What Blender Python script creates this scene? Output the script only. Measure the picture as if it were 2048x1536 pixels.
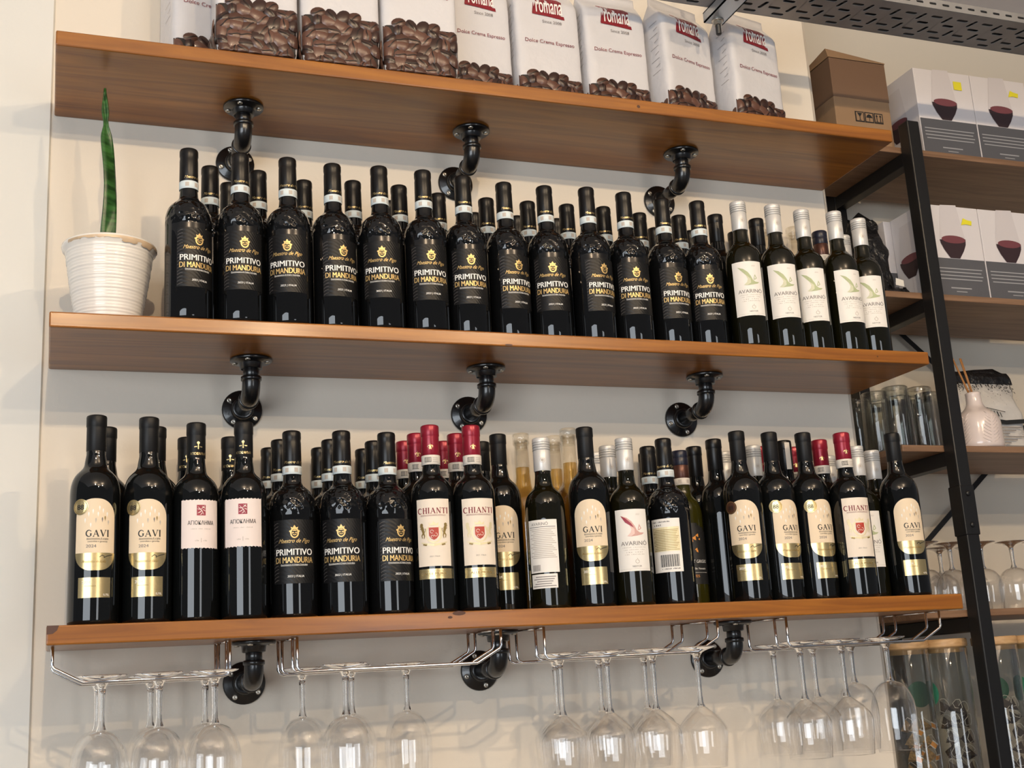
import bpy, bmesh, math, random
from mathutils import Vector, Matrix
from mathutils.geometry import tessellate_polygon

# ---------------------------------------------------------------- scene, camera, light
sc = bpy.context.scene
for o in list(bpy.data.objects): bpy.data.objects.remove(o)
C = sc.collection
PI = math.pi
rad = math.radians
random.seed(7)

cam_d = bpy.data.cameras.new('camera')
cam = bpy.data.objects.new('camera', cam_d); C.objects.link(cam)
cam_d.sensor_width = 36.0; cam_d.lens = 2482.4 * 36.0 / 2048.0
cam_d.clip_start = 0.05; cam_d.clip_end = 60
_r = Vector((0.93833087, -0.34097244, -0.05720995)); _u = Vector((-0.02949835, -0.24382286, 0.96937106)); _f = Vector((0.34447791, 0.90790319, 0.23884464))
CAM = Vector((0.030, -2.140, 1.550))
cam.matrix_world = Matrix(((_r.x, _u.x, -_f.x, CAM.x), (_r.y, _u.y, -_f.y, CAM.y), (_r.z, _u.z, -_f.z, CAM.z), (0, 0, 0, 1)))
sc.camera = cam

vs = sc.view_settings
sc.display_settings.display_device = 'sRGB'
vs.view_transform = 'Standard'; vs.look = 'None'; vs.gamma = 1.0; vs.use_curve_mapping = False
vs.exposure = 0.29

world = bpy.data.worlds.new('cafe_ambience'); sc.world = world
world.use_nodes = True
bg = world.node_tree.nodes['Background']
bg.inputs[0].default_value = (0.86, 0.90, 1.0, 1); bg.inputs[1].default_value = 0.12

def area(name, loc, target, sx, sy, power, col):
    d = bpy.data.lights.new(name, 'AREA'); d.shape = 'RECTANGLE'; d.size = sx; d.size_y = sy
    d.energy = power; d.color = col
    o = bpy.data.objects.new(name, d); C.objects.link(o); o.location = loc
    o.rotation_euler = (Vector(target) - Vector(loc)).to_track_quat('-Z', 'Y').to_euler()
    return o
def bulb(name, loc, power, col, r=0.015):
    d = bpy.data.lights.new(name, 'POINT'); d.energy = power; d.color = col; d.shadow_soft_size = r
    o = bpy.data.objects.new(name, d); C.objects.link(o); o.location = loc
    return o
# the shop's glass front lies behind the camera, to its left; warm ceiling bulbs hang over the bar
area('shop_window_light', (-2.6, -5.2, 1.55), (0.9, 0, 1.9), 3.2, 2.3, 130, (0.86, 0.93, 1.0))
area('side_door_light', (2.3, -6.4, 1.5), (1.2, 0, 2.0), 1.0, 2.2, 30, (0.92, 0.96, 1.0))
WARM = (1.0, 0.76, 0.49)
bulb('ceiling_bulb', (0.05, -2.55, 2.98), 52, WARM)
bulb('ceiling_bulb', (1.55, -2.45, 2.98), 46, WARM)
bulb('ceiling_bulb', (0.85, -3.25, 2.98), 46, WARM)

# ---------------------------------------------------------------- materials
def new_mat(name):
    m = bpy.data.materials.new(name); m.use_nodes = True
    return m, m.node_tree.nodes, m.node_tree.links, m.node_tree.nodes['Principled BSDF']
def mat(name, col, rough=0.5, metal=0.0, coat=0.0, spec=0.5, bump=None, var=None, trans=0.0, emit=0.0):
    m, n, l, p = new_mat(name)
    p.inputs['Base Color'].default_value = (*col, 1); p.inputs['Roughness'].default_value = rough
    p.inputs['Metallic'].default_value = metal; p.inputs['Coat Weight'].default_value = coat
    p.inputs['Specular IOR Level'].default_value = spec; p.inputs['Transmission Weight'].default_value = trans
    p.inputs['Coat Roughness'].default_value = 0.06
    tc = n.new('ShaderNodeTexCoord')
    if bump:
        sc_, st, dist = bump
        t = n.new('ShaderNodeTexNoise'); t.inputs['Scale'].default_value = sc_; t.inputs['Detail'].default_value = 5
        b = n.new('ShaderNodeBump'); b.inputs['Strength'].default_value = st; b.inputs['Distance'].default_value = dist
        l.new(tc.outputs['Object'], t.inputs['Vector']); l.new(t.outputs['Fac'], b.inputs['Height']); l.new(b.outputs['Normal'], p.inputs['Normal'])
    if var:
        sc_, amt = var
        t = n.new('ShaderNodeTexNoise'); t.inputs['Scale'].default_value = sc_; t.inputs['Detail'].default_value = 4
        r = n.new('ShaderNodeValToRGB')
        r.color_ramp.elements[0].position = 0.3; r.color_ramp.elements[1].position = 0.7
        r.color_ramp.elements[0].color = (*[c * (1 - amt) for c in col], 1); r.color_ramp.elements[1].color = (*[min(1, c * (1 + amt)) for c in col], 1)
        l.new(tc.outputs['Object'], t.inputs['Vector']); l.new(t.outputs['Fac'], r.inputs['Fac']); l.new(r.outputs['Color'], p.inputs['Base Color'])
    return m
def wood(name, dark, light, scale=(1.6, 22, 34), rough=0.34, coat=0.3, knots=True):
    m, n, l, p = new_mat(name)
    tc = n.new('ShaderNodeTexCoord'); mp = n.new('ShaderNodeMapping'); mp.inputs['Scale'].default_value = scale
    l.new(tc.outputs['Object'], mp.inputs['Vector'])
    t = n.new('ShaderNodeTexNoise'); t.inputs['Scale'].default_value = 1.5; t.inputs['Detail'].default_value = 7; t.inputs['Distortion'].default_value = 1.2
    l.new(mp.outputs['Vector'], t.inputs['Vector'])
    r = n.new('ShaderNodeValToRGB'); e = r.color_ramp.elements
    e[0].position = 0.28; e[0].color = (*dark, 1); e[1].position = 0.72; e[1].color = (*light, 1)
    l.new(t.outputs['Fac'], r.inputs['Fac'])
    out = r.outputs['Color']
    if knots:
        mp2 = n.new('ShaderNodeMapping'); mp2.inputs['Scale'].default_value = (3.2, 7, 7); l.new(tc.outputs['Object'], mp2.inputs['Vector'])
        v = n.new('ShaderNodeTexVoronoi'); v.inputs['Scale'].default_value = 1.0; l.new(mp2.outputs['Vector'], v.inputs['Vector'])
        r2 = n.new('ShaderNodeValToRGB'); e2 = r2.color_ramp.elements
        e2[0].position = 0.03; e2[0].color = (0.18, 0.12, 0.1, 1); e2[1].position = 0.075; e2[1].color = (1, 1, 1, 1)
        l.new(v.outputs['Distance'], r2.inputs['Fac'])
        mx = n.new('ShaderNodeMixRGB'); mx.blend_type = 'MULTIPLY'; mx.inputs['Fac'].default_value = 0.75
        l.new(out, mx.inputs[1]); l.new(r2.outputs['Color'], mx.inputs[2]); out = mx.outputs['Color']
    l.new(out, p.inputs['Base Color'])
    p.inputs['Roughness'].default_value = rough; p.inputs['Coat Weight'].default_value = coat; p.inputs['Coat Roughness'].default_value = 0.18
    b = n.new('ShaderNodeBump'); b.inputs['Strength'].default_value = 0.25; b.inputs['Distance'].default_value = 0.0012
    l.new(t.outputs['Fac'], b.inputs['Height']); l.new(b.outputs['Normal'], p.inputs['Normal'])
    return m
def thin_glass(name, tint=(0.97, 0.98, 0.98), base=0.05, edge=0.85, power=3.0, edge_tint=(1, 1, 1)):
    m, n, l, p = new_mat(name); n.remove(p)
    out = n['Material Output']
    tr = n.new('ShaderNodeBsdfTransparent'); tr.inputs[0].default_value = (*tint, 1)
    gl = n.new('ShaderNodeBsdfGlossy'); gl.inputs['Roughness'].default_value = 0.02; gl.inputs['Color'].default_value = (*edge_tint, 1)
    lw = n.new('ShaderNodeLayerWeight'); lw.inputs['Blend'].default_value = 0.5
    pw = n.new('ShaderNodeMath'); pw.operation = 'POWER'; pw.inputs[1].default_value = power; l.new(lw.outputs['Facing'], pw.inputs[0])
    ml = n.new('ShaderNodeMath'); ml.operation = 'MULTIPLY_ADD'; ml.inputs[1].default_value = edge; ml.inputs[2].default_value = base; l.new(pw.outputs[0], ml.inputs[0])
    mx = n.new('ShaderNodeMixShader'); l.new(ml.outputs[0], mx.inputs[0]); l.new(tr.outputs[0], mx.inputs[1]); l.new(gl.outputs[0], mx.inputs[2])
    l.new(mx.outputs[0], out.inputs['Surface'])
    return m
def ribbed_label(name, col):
    m, n, l, p = new_mat(name)
    p.inputs['Base Color'].default_value = (*col, 1); p.inputs['Roughness'].default_value = 0.42; p.inputs['Specular IOR Level'].default_value = 0.3
    tc = n.new('ShaderNodeTexCoord'); w = n.new('ShaderNodeTexWave'); w.inputs['Scale'].default_value = 95; w.inputs['Distortion'].default_value = 2.5
    w.bands_direction = 'DIAGONAL'; w.inputs['Detail Scale'].default_value = 0.15
    l.new(tc.outputs['Object'], w.inputs['Vector'])
    b = n.new('ShaderNodeBump'); b.inputs['Strength'].default_value = 0.35; b.inputs['Distance'].default_value = 0.0006
    l.new(w.outputs['Fac'], b.inputs['Height']); l.new(b.outputs['Normal'], p.inputs['Normal'])
    return m
def bottle_glass(name, col, emboss=False):
    m, n, l, p = new_mat(name)
    p.inputs['Base Color'].default_value = (*col, 1); p.inputs['Roughness'].default_value = 0.008; p.inputs['IOR'].default_value = 1.5
    if emboss:   # moulded grape-leaf relief around the shoulder
        tc = n.new('ShaderNodeTexCoord'); v = n.new('ShaderNodeTexVoronoi'); v.inputs['Scale'].default_value = 130; v.feature = 'SMOOTH_F1'
        l.new(tc.outputs['Object'], v.inputs['Vector'])
        sx = n.new('ShaderNodeSeparateXYZ'); l.new(tc.outputs['Object'], sx.inputs[0])
        mr = n.new('ShaderNodeMapRange'); mr.interpolation_type = 'SMOOTHSTEP'; mr.inputs[1].default_value = 0.158; mr.inputs[2].default_value = 0.172; l.new(sx.outputs['Z'], mr.inputs[0])
        mr2 = n.new('ShaderNodeMapRange'); mr2.interpolation_type = 'SMOOTHSTEP'; mr2.inputs[1].default_value = 0.205; mr2.inputs[2].default_value = 0.196; l.new(sx.outputs['Z'], mr2.inputs[0])
        m1 = n.new('ShaderNodeMath'); m1.operation = 'MULTIPLY'; l.new(mr.outputs[0], m1.inputs[0]); l.new(mr2.outputs[0], m1.inputs[1])
        m2 = n.new('ShaderNodeMath'); m2.operation = 'MULTIPLY'; l.new(m1.outputs[0], m2.inputs[0]); l.new(v.outputs['Distance'], m2.inputs[1])
        b = n.new('ShaderNodeBump'); b.inputs['Strength'].default_value = 0.8; b.inputs['Distance'].default_value = 0.004
        l.new(m2.outputs[0], b.inputs['Height']); l.new(b.outputs['Normal'], p.inputs['Normal'])
    return m

M = dict(
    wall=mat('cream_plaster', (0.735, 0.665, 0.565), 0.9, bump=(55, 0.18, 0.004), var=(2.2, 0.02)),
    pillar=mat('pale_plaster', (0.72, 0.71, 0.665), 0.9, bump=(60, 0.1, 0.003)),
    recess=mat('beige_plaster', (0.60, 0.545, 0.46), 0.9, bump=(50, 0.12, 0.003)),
    ceil=mat('white_ceiling_paint', (0.72, 0.70, 0.72), 0.9),
    floor=mat('floor_tile', (0.17, 0.135, 0.105), 0.5, var=(3, 0.1)),
    shelf=wood('stained_pine', (0.165, 0.050, 0.0065), (0.390, 0.146, 0.017)),
    knot=mat('knot_wood', (0.07, 0.025, 0.012), 0.5),
    walnut=wood('walnut_board', (0.16, 0.085, 0.045), (0.30, 0.175, 0.10), (2, 26, 30), 0.5, 0.1, False),
    lidwood=wood('bamboo_lid', (0.42, 0.24, 0.10), (0.62, 0.39, 0.19), (14, 14, 60), 0.5, 0.1, False),
    iron=mat('black_iron', (0.006, 0.006, 0.0065), 0.28, 0.0, 0.35, bump=(160, 0.25, 0.0008)),
    blacksteel=mat('black_powder_coat', (0.006, 0.006, 0.0065), 0.42),
    screw=mat('zinc_screw', (0.62, 0.58, 0.5), 0.35, 0.9),
    screw_dark=mat('screw_recess', (0.03, 0.028, 0.025), 0.6),
    chrome=mat('chrome_wire', (0.82, 0.83, 0.85), 0.1, 1.0),
    zinc=mat('galvanised_steel', (0.34, 0.33, 0.32), 0.42, 0.35, var=(14, 0.12)),
    zinc_bright=mat('galvanised_strut', (0.5, 0.54, 0.58), 0.35, 0.85),
    bolt_black=mat('black_bolt', (0.02, 0.02, 0.02), 0.45),
    g_black=bottle_glass('black_bottle_glass', (0.004, 0.0045, 0.0045)),
    g_emboss=bottle_glass('embossed_black_glass', (0.004, 0.0042, 0.0045), True),
    g_green=bottle_glass('dark_green_glass', (0.006, 0.0055, 0.002)),
    g_olive=bottle_glass('olive_green_glass', (0.030, 0.028, 0.004)),
    cap_black=mat('matt_black_capsule', (0.007, 0.007, 0.0075), 0.45, spec=0.28, bump=(300, 0.1, 0.0004)),
    cap_sat=mat('satin_black_capsule', (0.006, 0.0055, 0.0055), 0.33, spec=0.32),
    cap_red=mat('crimson_capsule', (0.28, 0.012, 0.03), 0.3, 0.25),
    cap_silver=mat('pearl_screw_cap', (0.66, 0.65, 0.63), 0.38, 0.25),
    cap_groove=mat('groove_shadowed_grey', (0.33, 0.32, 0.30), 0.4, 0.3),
    cap_navy=mat('navy_screw_cap', (0.012, 0.014, 0.03), 0.35),
    cap_copper=mat('copper_foil', (0.10, 0.042, 0.03), 0.35, 0.5),
    band_blue=mat('pale_blue_strip', (0.66, 0.74, 0.76), 0.6),
    band_white=mat('cream_strip', (0.72, 0.67, 0.60), 0.6),
    ink=mat('black_ink', (0.012, 0.012, 0.012), 0.5), ink_soft=mat('grey_ink', (0.22, 0.20, 0.19), 0.6),
    ink_light=mat('faint_ink', (0.50, 0.45, 0.40), 0.6),
    ink_red=mat('maroon_ink', (0.20, 0.012, 0.02), 0.5),
    white_ink=mat('white_ink', (0.85, 0.84, 0.80), 0.5),
    gold=mat('gold_foil', (0.82, 0.64, 0.32), 0.27, 0.9), gold_print=mat('gold_print', (0.72, 0.50, 0.20), 0.4, 0.45),
    gold_dark=mat('old_gold_print', (0.30, 0.21, 0.07), 0.45, 0.4), pale_gold=mat('pale_gold_print', (0.75, 0.66, 0.42), 0.45, 0.2),
    l_black=ribbed_label('ribbed_black_paper', (0.006, 0.006, 0.0065)),
    l_cream=mat('cream_label_paper', (0.78, 0.64, 0.46), 0.6), l_white=mat('white_label_paper', (0.82, 0.79, 0.74), 0.6),
    l_ivory=mat('ivory_label_paper', (0.80, 0.71, 0.60), 0.6), l_pink=mat('pinkish_label_paper', (0.80, 0.70, 0.66), 0.6),
    sage=mat('sage_print', (0.42, 0.47, 0.27), 0.6), sage2=mat('pale_sage_print', (0.62, 0.62, 0.45), 0.6),
    rose=mat('rose_print', (0.62, 0.36, 0.32), 0.6), rose2=mat('pale_rose_print', (0.76, 0.55, 0.50), 0.6), wine_red=mat('wine_red_print', (0.30, 0.025, 0.05), 0.5),
    shield=mat('red_shield_print', (0.42, 0.04, 0.02), 0.45), orange_print=mat('orange_print', (0.75, 0.30, 0.05), 0.5),
    bag=mat('white_coffee_foil', (0.64, 0.63, 0.645), 0.30, 0.0, 0.3, bump=(7, 0.7, 0.02)),
    bean1=mat('roasted_bean_print', (0.072, 0.030, 0.018), 0.35, coat=0.2), bean2=mat('lighter_bean_print', (0.115, 0.052, 0.034), 0.35, coat=0.2), bean3=mat('dark_bean_print', (0.036, 0.015, 0.010), 0.35, coat=0.2),
    bean_bg=mat('bean_shadow_print', (0.010, 0.005, 0.004), 0.3, coat=0.3), logo=mat('maroon_logo_print', (0.22, 0.012, 0.02), 0.35),
    ceramic=mat('glazed_white_ceramic', (0.80, 0.76, 0.70), 0.22, coat=0.5), glaze_edge=mat('raw_beige_glaze', (0.62, 0.46, 0.30), 0.4, var=(30, 0.2)),
    soil=mat('dark_soil', (0.05, 0.035, 0.025), 0.95, bump=(120, 0.6, 0.006)),
    carton=mat('brown_cardboard', (0.30, 0.185, 0.10), 0.8, var=(8, 0.06)), tape=mat('brown_parcel_tape', (0.17, 0.10, 0.06), 0.28),
    carton_white=mat('white_printed_card', (0.70, 0.665, 0.67), 0.45), carton_grey=mat('slate_printed_card', (0.095, 0.095, 0.105), 0.5),
    print_glass=mat('printed_pale_glass', (0.63, 0.59, 0.595), 0.45), print_wine=mat('printed_wine', (0.035, 0.018, 0.022), 0.45), print_wine2=mat('printed_wine_top', (0.17, 0.05, 0.06), 0.45),
    yellow=mat('yellow_sticker', (0.80, 0.72, 0.03), 0.5), print_line=mat('printed_white_line', (0.34, 0.34, 0.35), 0.5),
    black_bag=mat('black_foil_pouch', (0.01, 0.01, 0.011), 0.3, bump=(28, 0.9, 0.02)), pouch=mat('white_pouch_foil', (0.60, 0.57, 0.53), 0.4, bump=(16, 0.5, 0.015)),
    vase=mat('blush_glazed_porcelain', (0.70, 0.60, 0.56), 0.16, coat=0.5), reed=mat('rattan_reed', (0.36, 0.16, 0.05), 0.7),
    glass=thin_glass('clear_thin_glass', (0.985, 0.985, 0.985), 0.06, 0.9, 2.6), glass_thick=thin_glass('clear_thick_glass', (0.93, 0.94, 0.93), 0.045, 0.6, 3.0),
    jar=thin_glass('jar_glass', (0.93, 0.94, 0.93), 0.07, 0.8, 2.4), clear_bottle=thin_glass('clear_bottle_glass', (0.94, 0.93, 0.9), 0.05, 0.75, 2.2),
    amber=thin_glass('amber_wine', (0.86, 0.72, 0.42), 0.02, 0.3, 3.0),
    sticker_green=mat('green_sticker', (0.035, 0.20, 0.115), 0.5), tea=mat('dark_tea_mesh', (0.055, 0.042, 0.035), 0.75, bump=(300, 0.4, 0.002)),
    tea2=mat('herbal_tea_mesh', (0.33, 0.20, 0.07), 0.75, bump=(260, 0.5, 0.002), var=(160, 0.5)), tag_orange=mat('orange_paper_tag', (0.80, 0.32, 0.05), 0.6),
    tag_white=mat('white_paper_tag', (0.75, 0.73, 0.68), 0.6), string=mat('white_cotton_string', (0.72, 0.68, 0.6), 0.8), tag_dark=mat('slate_paper_tag', (0.10, 0.12, 0.14), 0.6),
)
stem_m, n_, l_, p_ = new_mat('solid_stem_glass')
p_.inputs['Transmission Weight'].default_value = 1.0; p_.inputs['Roughness'].default_value = 0.0; p_.inputs['IOR'].default_value = 1.45; p_.inputs['Base Color'].default_value = (0.99, 0.99, 0.99, 1)
M['stem'] = stem_m
def leaf_mat():
    m, n, l, p = new_mat('sansevieria_leaf')
    tc = n.new('ShaderNodeTexCoord'); mp = n.new('ShaderNodeMapping'); mp.inputs['Scale'].default_value = (30, 30, 120); l.new(tc.outputs['Object'], mp.inputs['Vector'])
    t = n.new('ShaderNodeTexNoise'); t.inputs['Scale'].default_value = 1.0; t.inputs['Detail'].default_value = 3; l.new(mp.outputs['Vector'], t.inputs['Vector'])
    r = n.new('ShaderNodeValToRGB'); e = r.color_ramp.elements; e[0].position = 0.38; e[0].color = (0.008, 0.042, 0.008, 1); e[1].position = 0.68; e[1].color = (0.04, 0.14, 0.03, 1)
    l.new(t.outputs['Fac'], r.inputs['Fac']); l.new(r.outputs['Color'], p.inputs['Base Color']); p.inputs['Roughness'].default_value = 0.32
    return m
M['leaf'] = leaf_mat()

# ---------------------------------------------------------------- mesh helpers
class MB:
    def __init__(s): s.v = []; s.f = []; s.m = []; s.sm = []
    def add(s, vs_, fs, mi=0, smooth=True):
        b = len(s.v); s.v += [tuple(p) for p in vs_]
        for f in fs: s.f.append([b + i for i in f]); s.m.append(mi); s.sm.append(smooth)
        return s
    def box(s, x0, x1, y0, y1, z0, z1, mi=0):
        v = [(x0, y0, z0), (x1, y0, z0), (x1, y1, z0), (x0, y1, z0), (x0, y0, z1), (x1, y0, z1), (x1, y1, z1), (x0, y1, z1)]
        return s.add(v, [(0, 3, 2, 1), (4, 5, 6, 7), (0, 1, 5, 4), (1, 2, 6, 5), (2, 3, 7, 6), (3, 0, 4, 7)], mi, False)
    def lathe(s, prof, n=32, mi=0, M4=None, smooth=True):
        v = []; f = []
        for r, z in prof:
            for k in range(n):
                a = 2 * PI * k / n; v.append(Vector((r * math.cos(a), r * math.sin(a), z)))
        for i in range(len(prof) - 1):
            for k in range(n):
                k2 = (k + 1) % n; f.append((i * n + k, i * n + k2, (i + 1) * n + k2, (i + 1) * n + k))
        if M4: v = [M4 @ p for p in v]
        return s.add(v, f, mi, smooth)
    def tube(s, pts, r, n=8, mi=0, caps=True):
        pts = [Vector(p) for p in pts]; v = []; f = []
        up = None
        for i, p in enumerate(pts):
            d = (pts[min(i + 1, len(pts) - 1)] - pts[max(i - 1, 0)]).normalized()
            if up is None:
                up = Vector((0, 0, 1)) if abs(d.z) < 0.9 else Vector((1, 0, 0))
            a = d.cross(up).normalized(); up = a.cross(d).normalized()
            rr = r[i] if isinstance(r, (list, tuple)) else r
            for k in range(n):
                t = 2 * PI * k / n; v.append(p + (a * math.cos(t) + up * math.sin(t)) * rr)
        for i in range(len(pts) - 1):
            for k in range(n):
                k2 = (k + 1) % n; f.append((i * n + k, (i + 1) * n + k, (i + 1) * n + k2, i * n + k2))
        if caps:
            f.append(tuple(range(n))); f.append(tuple(reversed(range((len(pts) - 1) * n, len(pts) * n))))
        return s.add(v, f, mi)
    def mesh(s, name, mats):
        me = bpy.data.meshes.new(name); me.from_pydata(s.v, [], s.f)
        for m in mats: me.materials.append(m)
        me.polygons.foreach_set('material_index', s.m); me.polygons.foreach_set('use_smooth', s.sm); me.update()
        return me
def bev(me, w, seg=2, ang=30):
    bm = bmesh.new(); bm.from_mesh(me)
    ed = [e for e in bm.edges if len(e.link_faces) == 2 and e.calc_face_angle() > rad(ang)]
    bmesh.ops.bevel(bm, geom=ed, offset=w, segments=seg, affect='EDGES', profile=0.5)
    bm.to_mesh(me); bm.free(); me.update(); return me
def obj(name, mb, mats, parent=None, loc=(0, 0, 0), rot=(0, 0, 0), bevel=0):
    if not isinstance(mats, (list, tuple)): mats = [mats]
    me = mb.mesh(name, mats) if isinstance(mb, MB) else mb
    if bevel: bev(me, bevel)
    o = bpy.data.objects.new(name, me); C.objects.link(o); o.location = loc; o.rotation_euler = rot
    if parent: o.parent = parent
    return o
def tag(o, label, cat, group=None, kind=None):
    if label: o['label'] = label
    if cat: o['category'] = cat
    if group: o['group'] = group
    if kind: o['kind'] = kind
    return o
def thing(name, label, cat, loc=(0, 0, 0), rz=0, group=None):
    o = bpy.data.objects.new(name, None); C.objects.link(o); o.location = loc; o.rotation_euler = (0, 0, rz); o.empty_display_size = 0.03
    return tag(o, label, cat, group)
def struct(name, mb, mats, bevel=0, parent=None):
    o = obj(name, mb, mats, parent, bevel=bevel)
    if not parent: o['kind'] = 'structure'
    return o
def copy_tree(o, parent=None):
    c = o.copy(); C.objects.link(c); c.parent = parent
    for ch in list(o.children): copy_tree(ch, c)
    return c
ORD = ['', 'first', 'second', 'third', 'fourth', 'fifth', 'sixth', 'seventh', 'eighth', 'ninth', 'tenth', 'eleventh', 'twelfth', 'thirteenth', 'fourteenth', 'fifteenth']

# flat print: 2D shapes gathered per layer, later wrapped on a cylinder or a plane
_tc = {}
def text_tris(s, size, shear, bold, sx):
    key = (s, shear, bold)
    if key not in _tc:
        cu = bpy.data.curves.new('t', 'FONT'); cu.body = s; cu.size = 1; cu.shear = shear; cu.offset = 0; cu.align_x = 'CENTER'; cu.resolution_u = 3
        o = bpy.data.objects.new('t', cu); C.objects.link(o); bpy.context.view_layer.update()
        me = bpy.data.meshes.new_from_object(o.evaluated_get(bpy.context.evaluated_depsgraph_get()))
        me.calc_loop_triangles()
        _tc[key] = ([(v.co.x, v.co.y) for v in me.vertices], [tuple(t.vertices) for t in me.loop_triangles])
        bpy.data.objects.remove(o); bpy.data.curves.remove(cu); bpy.data.meshes.remove(me)
    v, f = _tc[key]
    return [(x * size * sx, y * size) for x, y in v], f
class Print:
    def __init__(s): s.t = []          # (verts2d, faces, material key, layer)
    def poly(s, pts, m, lay=0):
        tri = tessellate_polygon([[Vector((x, y, 0)) for x, y in pts]])
        s.t.append((list(pts), [tuple(t) for t in tri], m, lay)); return s
    def rect(s, x0, x1, y0, y1, m, lay=0, n=1):
        v = []; f = []
        for i in range(n + 1):
            x = x0 + (x1 - x0) * i / n; v += [(x, y0), (x, y1)]
        for i in range(n): f.append((2 * i, 2 * i + 2, 2 * i + 3, 2 * i + 1))
        s.t.append((v, f, m, lay)); return s
    def text(s, body, x, y, size, m, lay=0, shear=0.0, bold=0.0, sx=1.0, width=None, rot=0):
        v, f = text_tris(body, size, shear, bold, sx)
        if width and v:
            w = max(p[0] for p in v) - min(p[0] for p in v); k = width / w; v = [(a * k, b) for a, b in v]
        cr, sr = math.cos(rot), math.sin(rot)
        for dx in ((0, bold * size * 1.6) if bold else (0,)):     # struck twice, a hair apart, for heavier letters
            s.t.append(([(x + (a + dx) * cr - b * sr, y + (a + dx) * sr + b * cr) for a, b in v], f, m, lay + (.3 if dx else 0)))
        return s
    def stroke(s, pts, w, m, lay=0):
        v = []; f = []
        for i, p in enumerate(pts):
            a = pts[max(i - 1, 0)]; b = pts[min(i + 1, len(pts) - 1)]
            dx, dy = b[0] - a[0], b[1] - a[1]; L = math.hypot(dx, dy) or 1
            ww = (w[i] if isinstance(w, (list, tuple)) else w) / 2
            v += [(p[0] - dy / L * ww, p[1] + dx / L * ww), (p[0] + dy / L * ww, p[1] - dx / L * ww)]
        for i in range(len(pts) - 1): f.append((2 * i, 2 * i + 1, 2 * i + 3, 2 * i + 2))
        s.t.append((v, f, m, lay)); return s
    def disc(s, x, y, rx, m, lay=0, ry=None, n=20):
        ry = ry or rx
        return s.poly([(x + rx * math.cos(2 * PI * k / n), y + ry * math.sin(2 * PI * k / n)) for k in range(n)], m, lay)
    def arc(s, x, y, r, a0, a1, w, m, lay=0, n=14, ry=None):
        ry = ry or r
        return s.stroke([(x + r * math.cos(rad(a0 + (a1 - a0) * k / n)), y + ry * math.sin(rad(a0 + (a1 - a0) * k / n))) for k in range(n + 1)], w, m, lay)
    def serif(s, word, x, y, h, m, lay=0, gap=0.16):
        """roman capitals with thick and thin strokes and slab feet"""
        G = dict(A=.95, V=.95, I=.34, H=.86, N=.9, T=.8, C=.82, G=.9); tot = sum(G[c] for c in word) + gap * (len(word) - 1)
        cx = x - tot * h / 2; T, t = .20 * h, .08 * h
        def foot(px, py): s.rect(px - .13 * h, px + .13 * h, py - t * .6, py + t * .6, m, lay)
        for c in word:
            w = G[c] * h; a, b = cx, cx + w; mid = (a + b) / 2
            if c == 'I': s.stroke([(mid, y), (mid, y + h)], T, m, lay); foot(mid, y); foot(mid, y + h)
            if c == 'A':
                s.stroke([(a + .1 * h, y), (mid, y + h)], t, m, lay); s.stroke([(b - .13 * h, y), (mid - .02 * h, y + h)], T, m, lay); s.rect(a + .25 * h, b - .25 * h, y + .3 * h, y + .3 * h + t, m, lay); foot(a + .1 * h, y); foot(b - .13 * h, y)
            if c == 'V':
                s.stroke([(a + .13 * h, y + h), (mid + .02 * h, y)], T, m, lay); s.stroke([(b - .1 * h, y + h), (mid, y)], t, m, lay); foot(a + .13 * h, y + h); foot(b - .1 * h, y + h)
            if c == 'H':
                for q in (a + .16 * h, b - .16 * h): s.stroke([(q, y), (q, y + h)], T, m, lay); foot(q, y); foot(q, y + h)
                s.rect(a + .16 * h, b - .16 * h, y + .5 * h, y + .5 * h + t, m, lay)
            if c == 'N':
                s.stroke([(a + .14 * h, y), (a + .14 * h, y + h)], t, m, lay); s.stroke([(b - .14 * h, y), (b - .14 * h, y + h)], t, m, lay); s.stroke([(a + .14 * h, y + h), (b - .16 * h, y)], T, m, lay); foot(a + .14 * h, y); foot(b - .14 * h, y + h)
            if c == 'T':
                s.stroke([(mid, y), (mid, y + h)], T, m, lay); s.rect(a, b, y + h - t, y + h, m, lay); foot(mid, y)
                for q in (a, b - t): s.rect(q, q + t, y + .8 * h, y + h, m, lay)
            if c in 'CG':
                n = 18; P = [(mid + .42 * h * math.cos(rad(48 + 264 * k / n)), y + .5 * h + .49 * h * math.sin(rad(48 + 264 * k / n))) for k in range(n + 1)]
                s.stroke(P, [t + (T - t) * max(0, math.sin(PI * k / n)) ** 1.2 for k in range(n + 1)], m, lay); s.rect(P[0][0] - t / 2, P[0][0] + t / 2, P[0][1] - .12 * h, P[0][1] + .08 * h, m, lay)
                if c == 'G': s.stroke([(b - .18 * h, y + .1 * h), (b - .18 * h, y + .42 * h)], T, m, lay); s.rect(b - .33 * h, b - .03 * h, y + .42 * h, y + .42 * h + t, m, lay)
            cx += w + gap * h
        return s
    def bake(s, fn, maxu=0.006):
        """fn(u, v, layer) -> 3D point"""
        mb = MB(); keys = []
        for v, f, m, lay in s.t:
            if m not in keys: keys.append(m)
            v = list(v); todo = [tuple(t) for t in f]; f = []
            while todo and maxu:                     # split wide faces so the print follows the curve
                t = todo.pop()
                if len(t) == 4: f.append(t); continue
                e = max(range(3), key=lambda k: abs(v[t[k]][0] - v[t[(k + 1) % 3]][0])); i, j, k = t[e], t[(e + 1) % 3], t[(e + 2) % 3]
                if abs(v[i][0] - v[j][0]) <= maxu: f.append(t); continue
                v.append(((v[i][0] + v[j][0]) / 2, (v[i][1] + v[j][1]) / 2)); q = len(v) - 1
                todo += [(i, q, k), (q, j, k)]
            mb.add([fn(a, b, lay) for a, b in v], f + todo, keys.index(m), False)
        return mb, [M[k] for k in keys]
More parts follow.
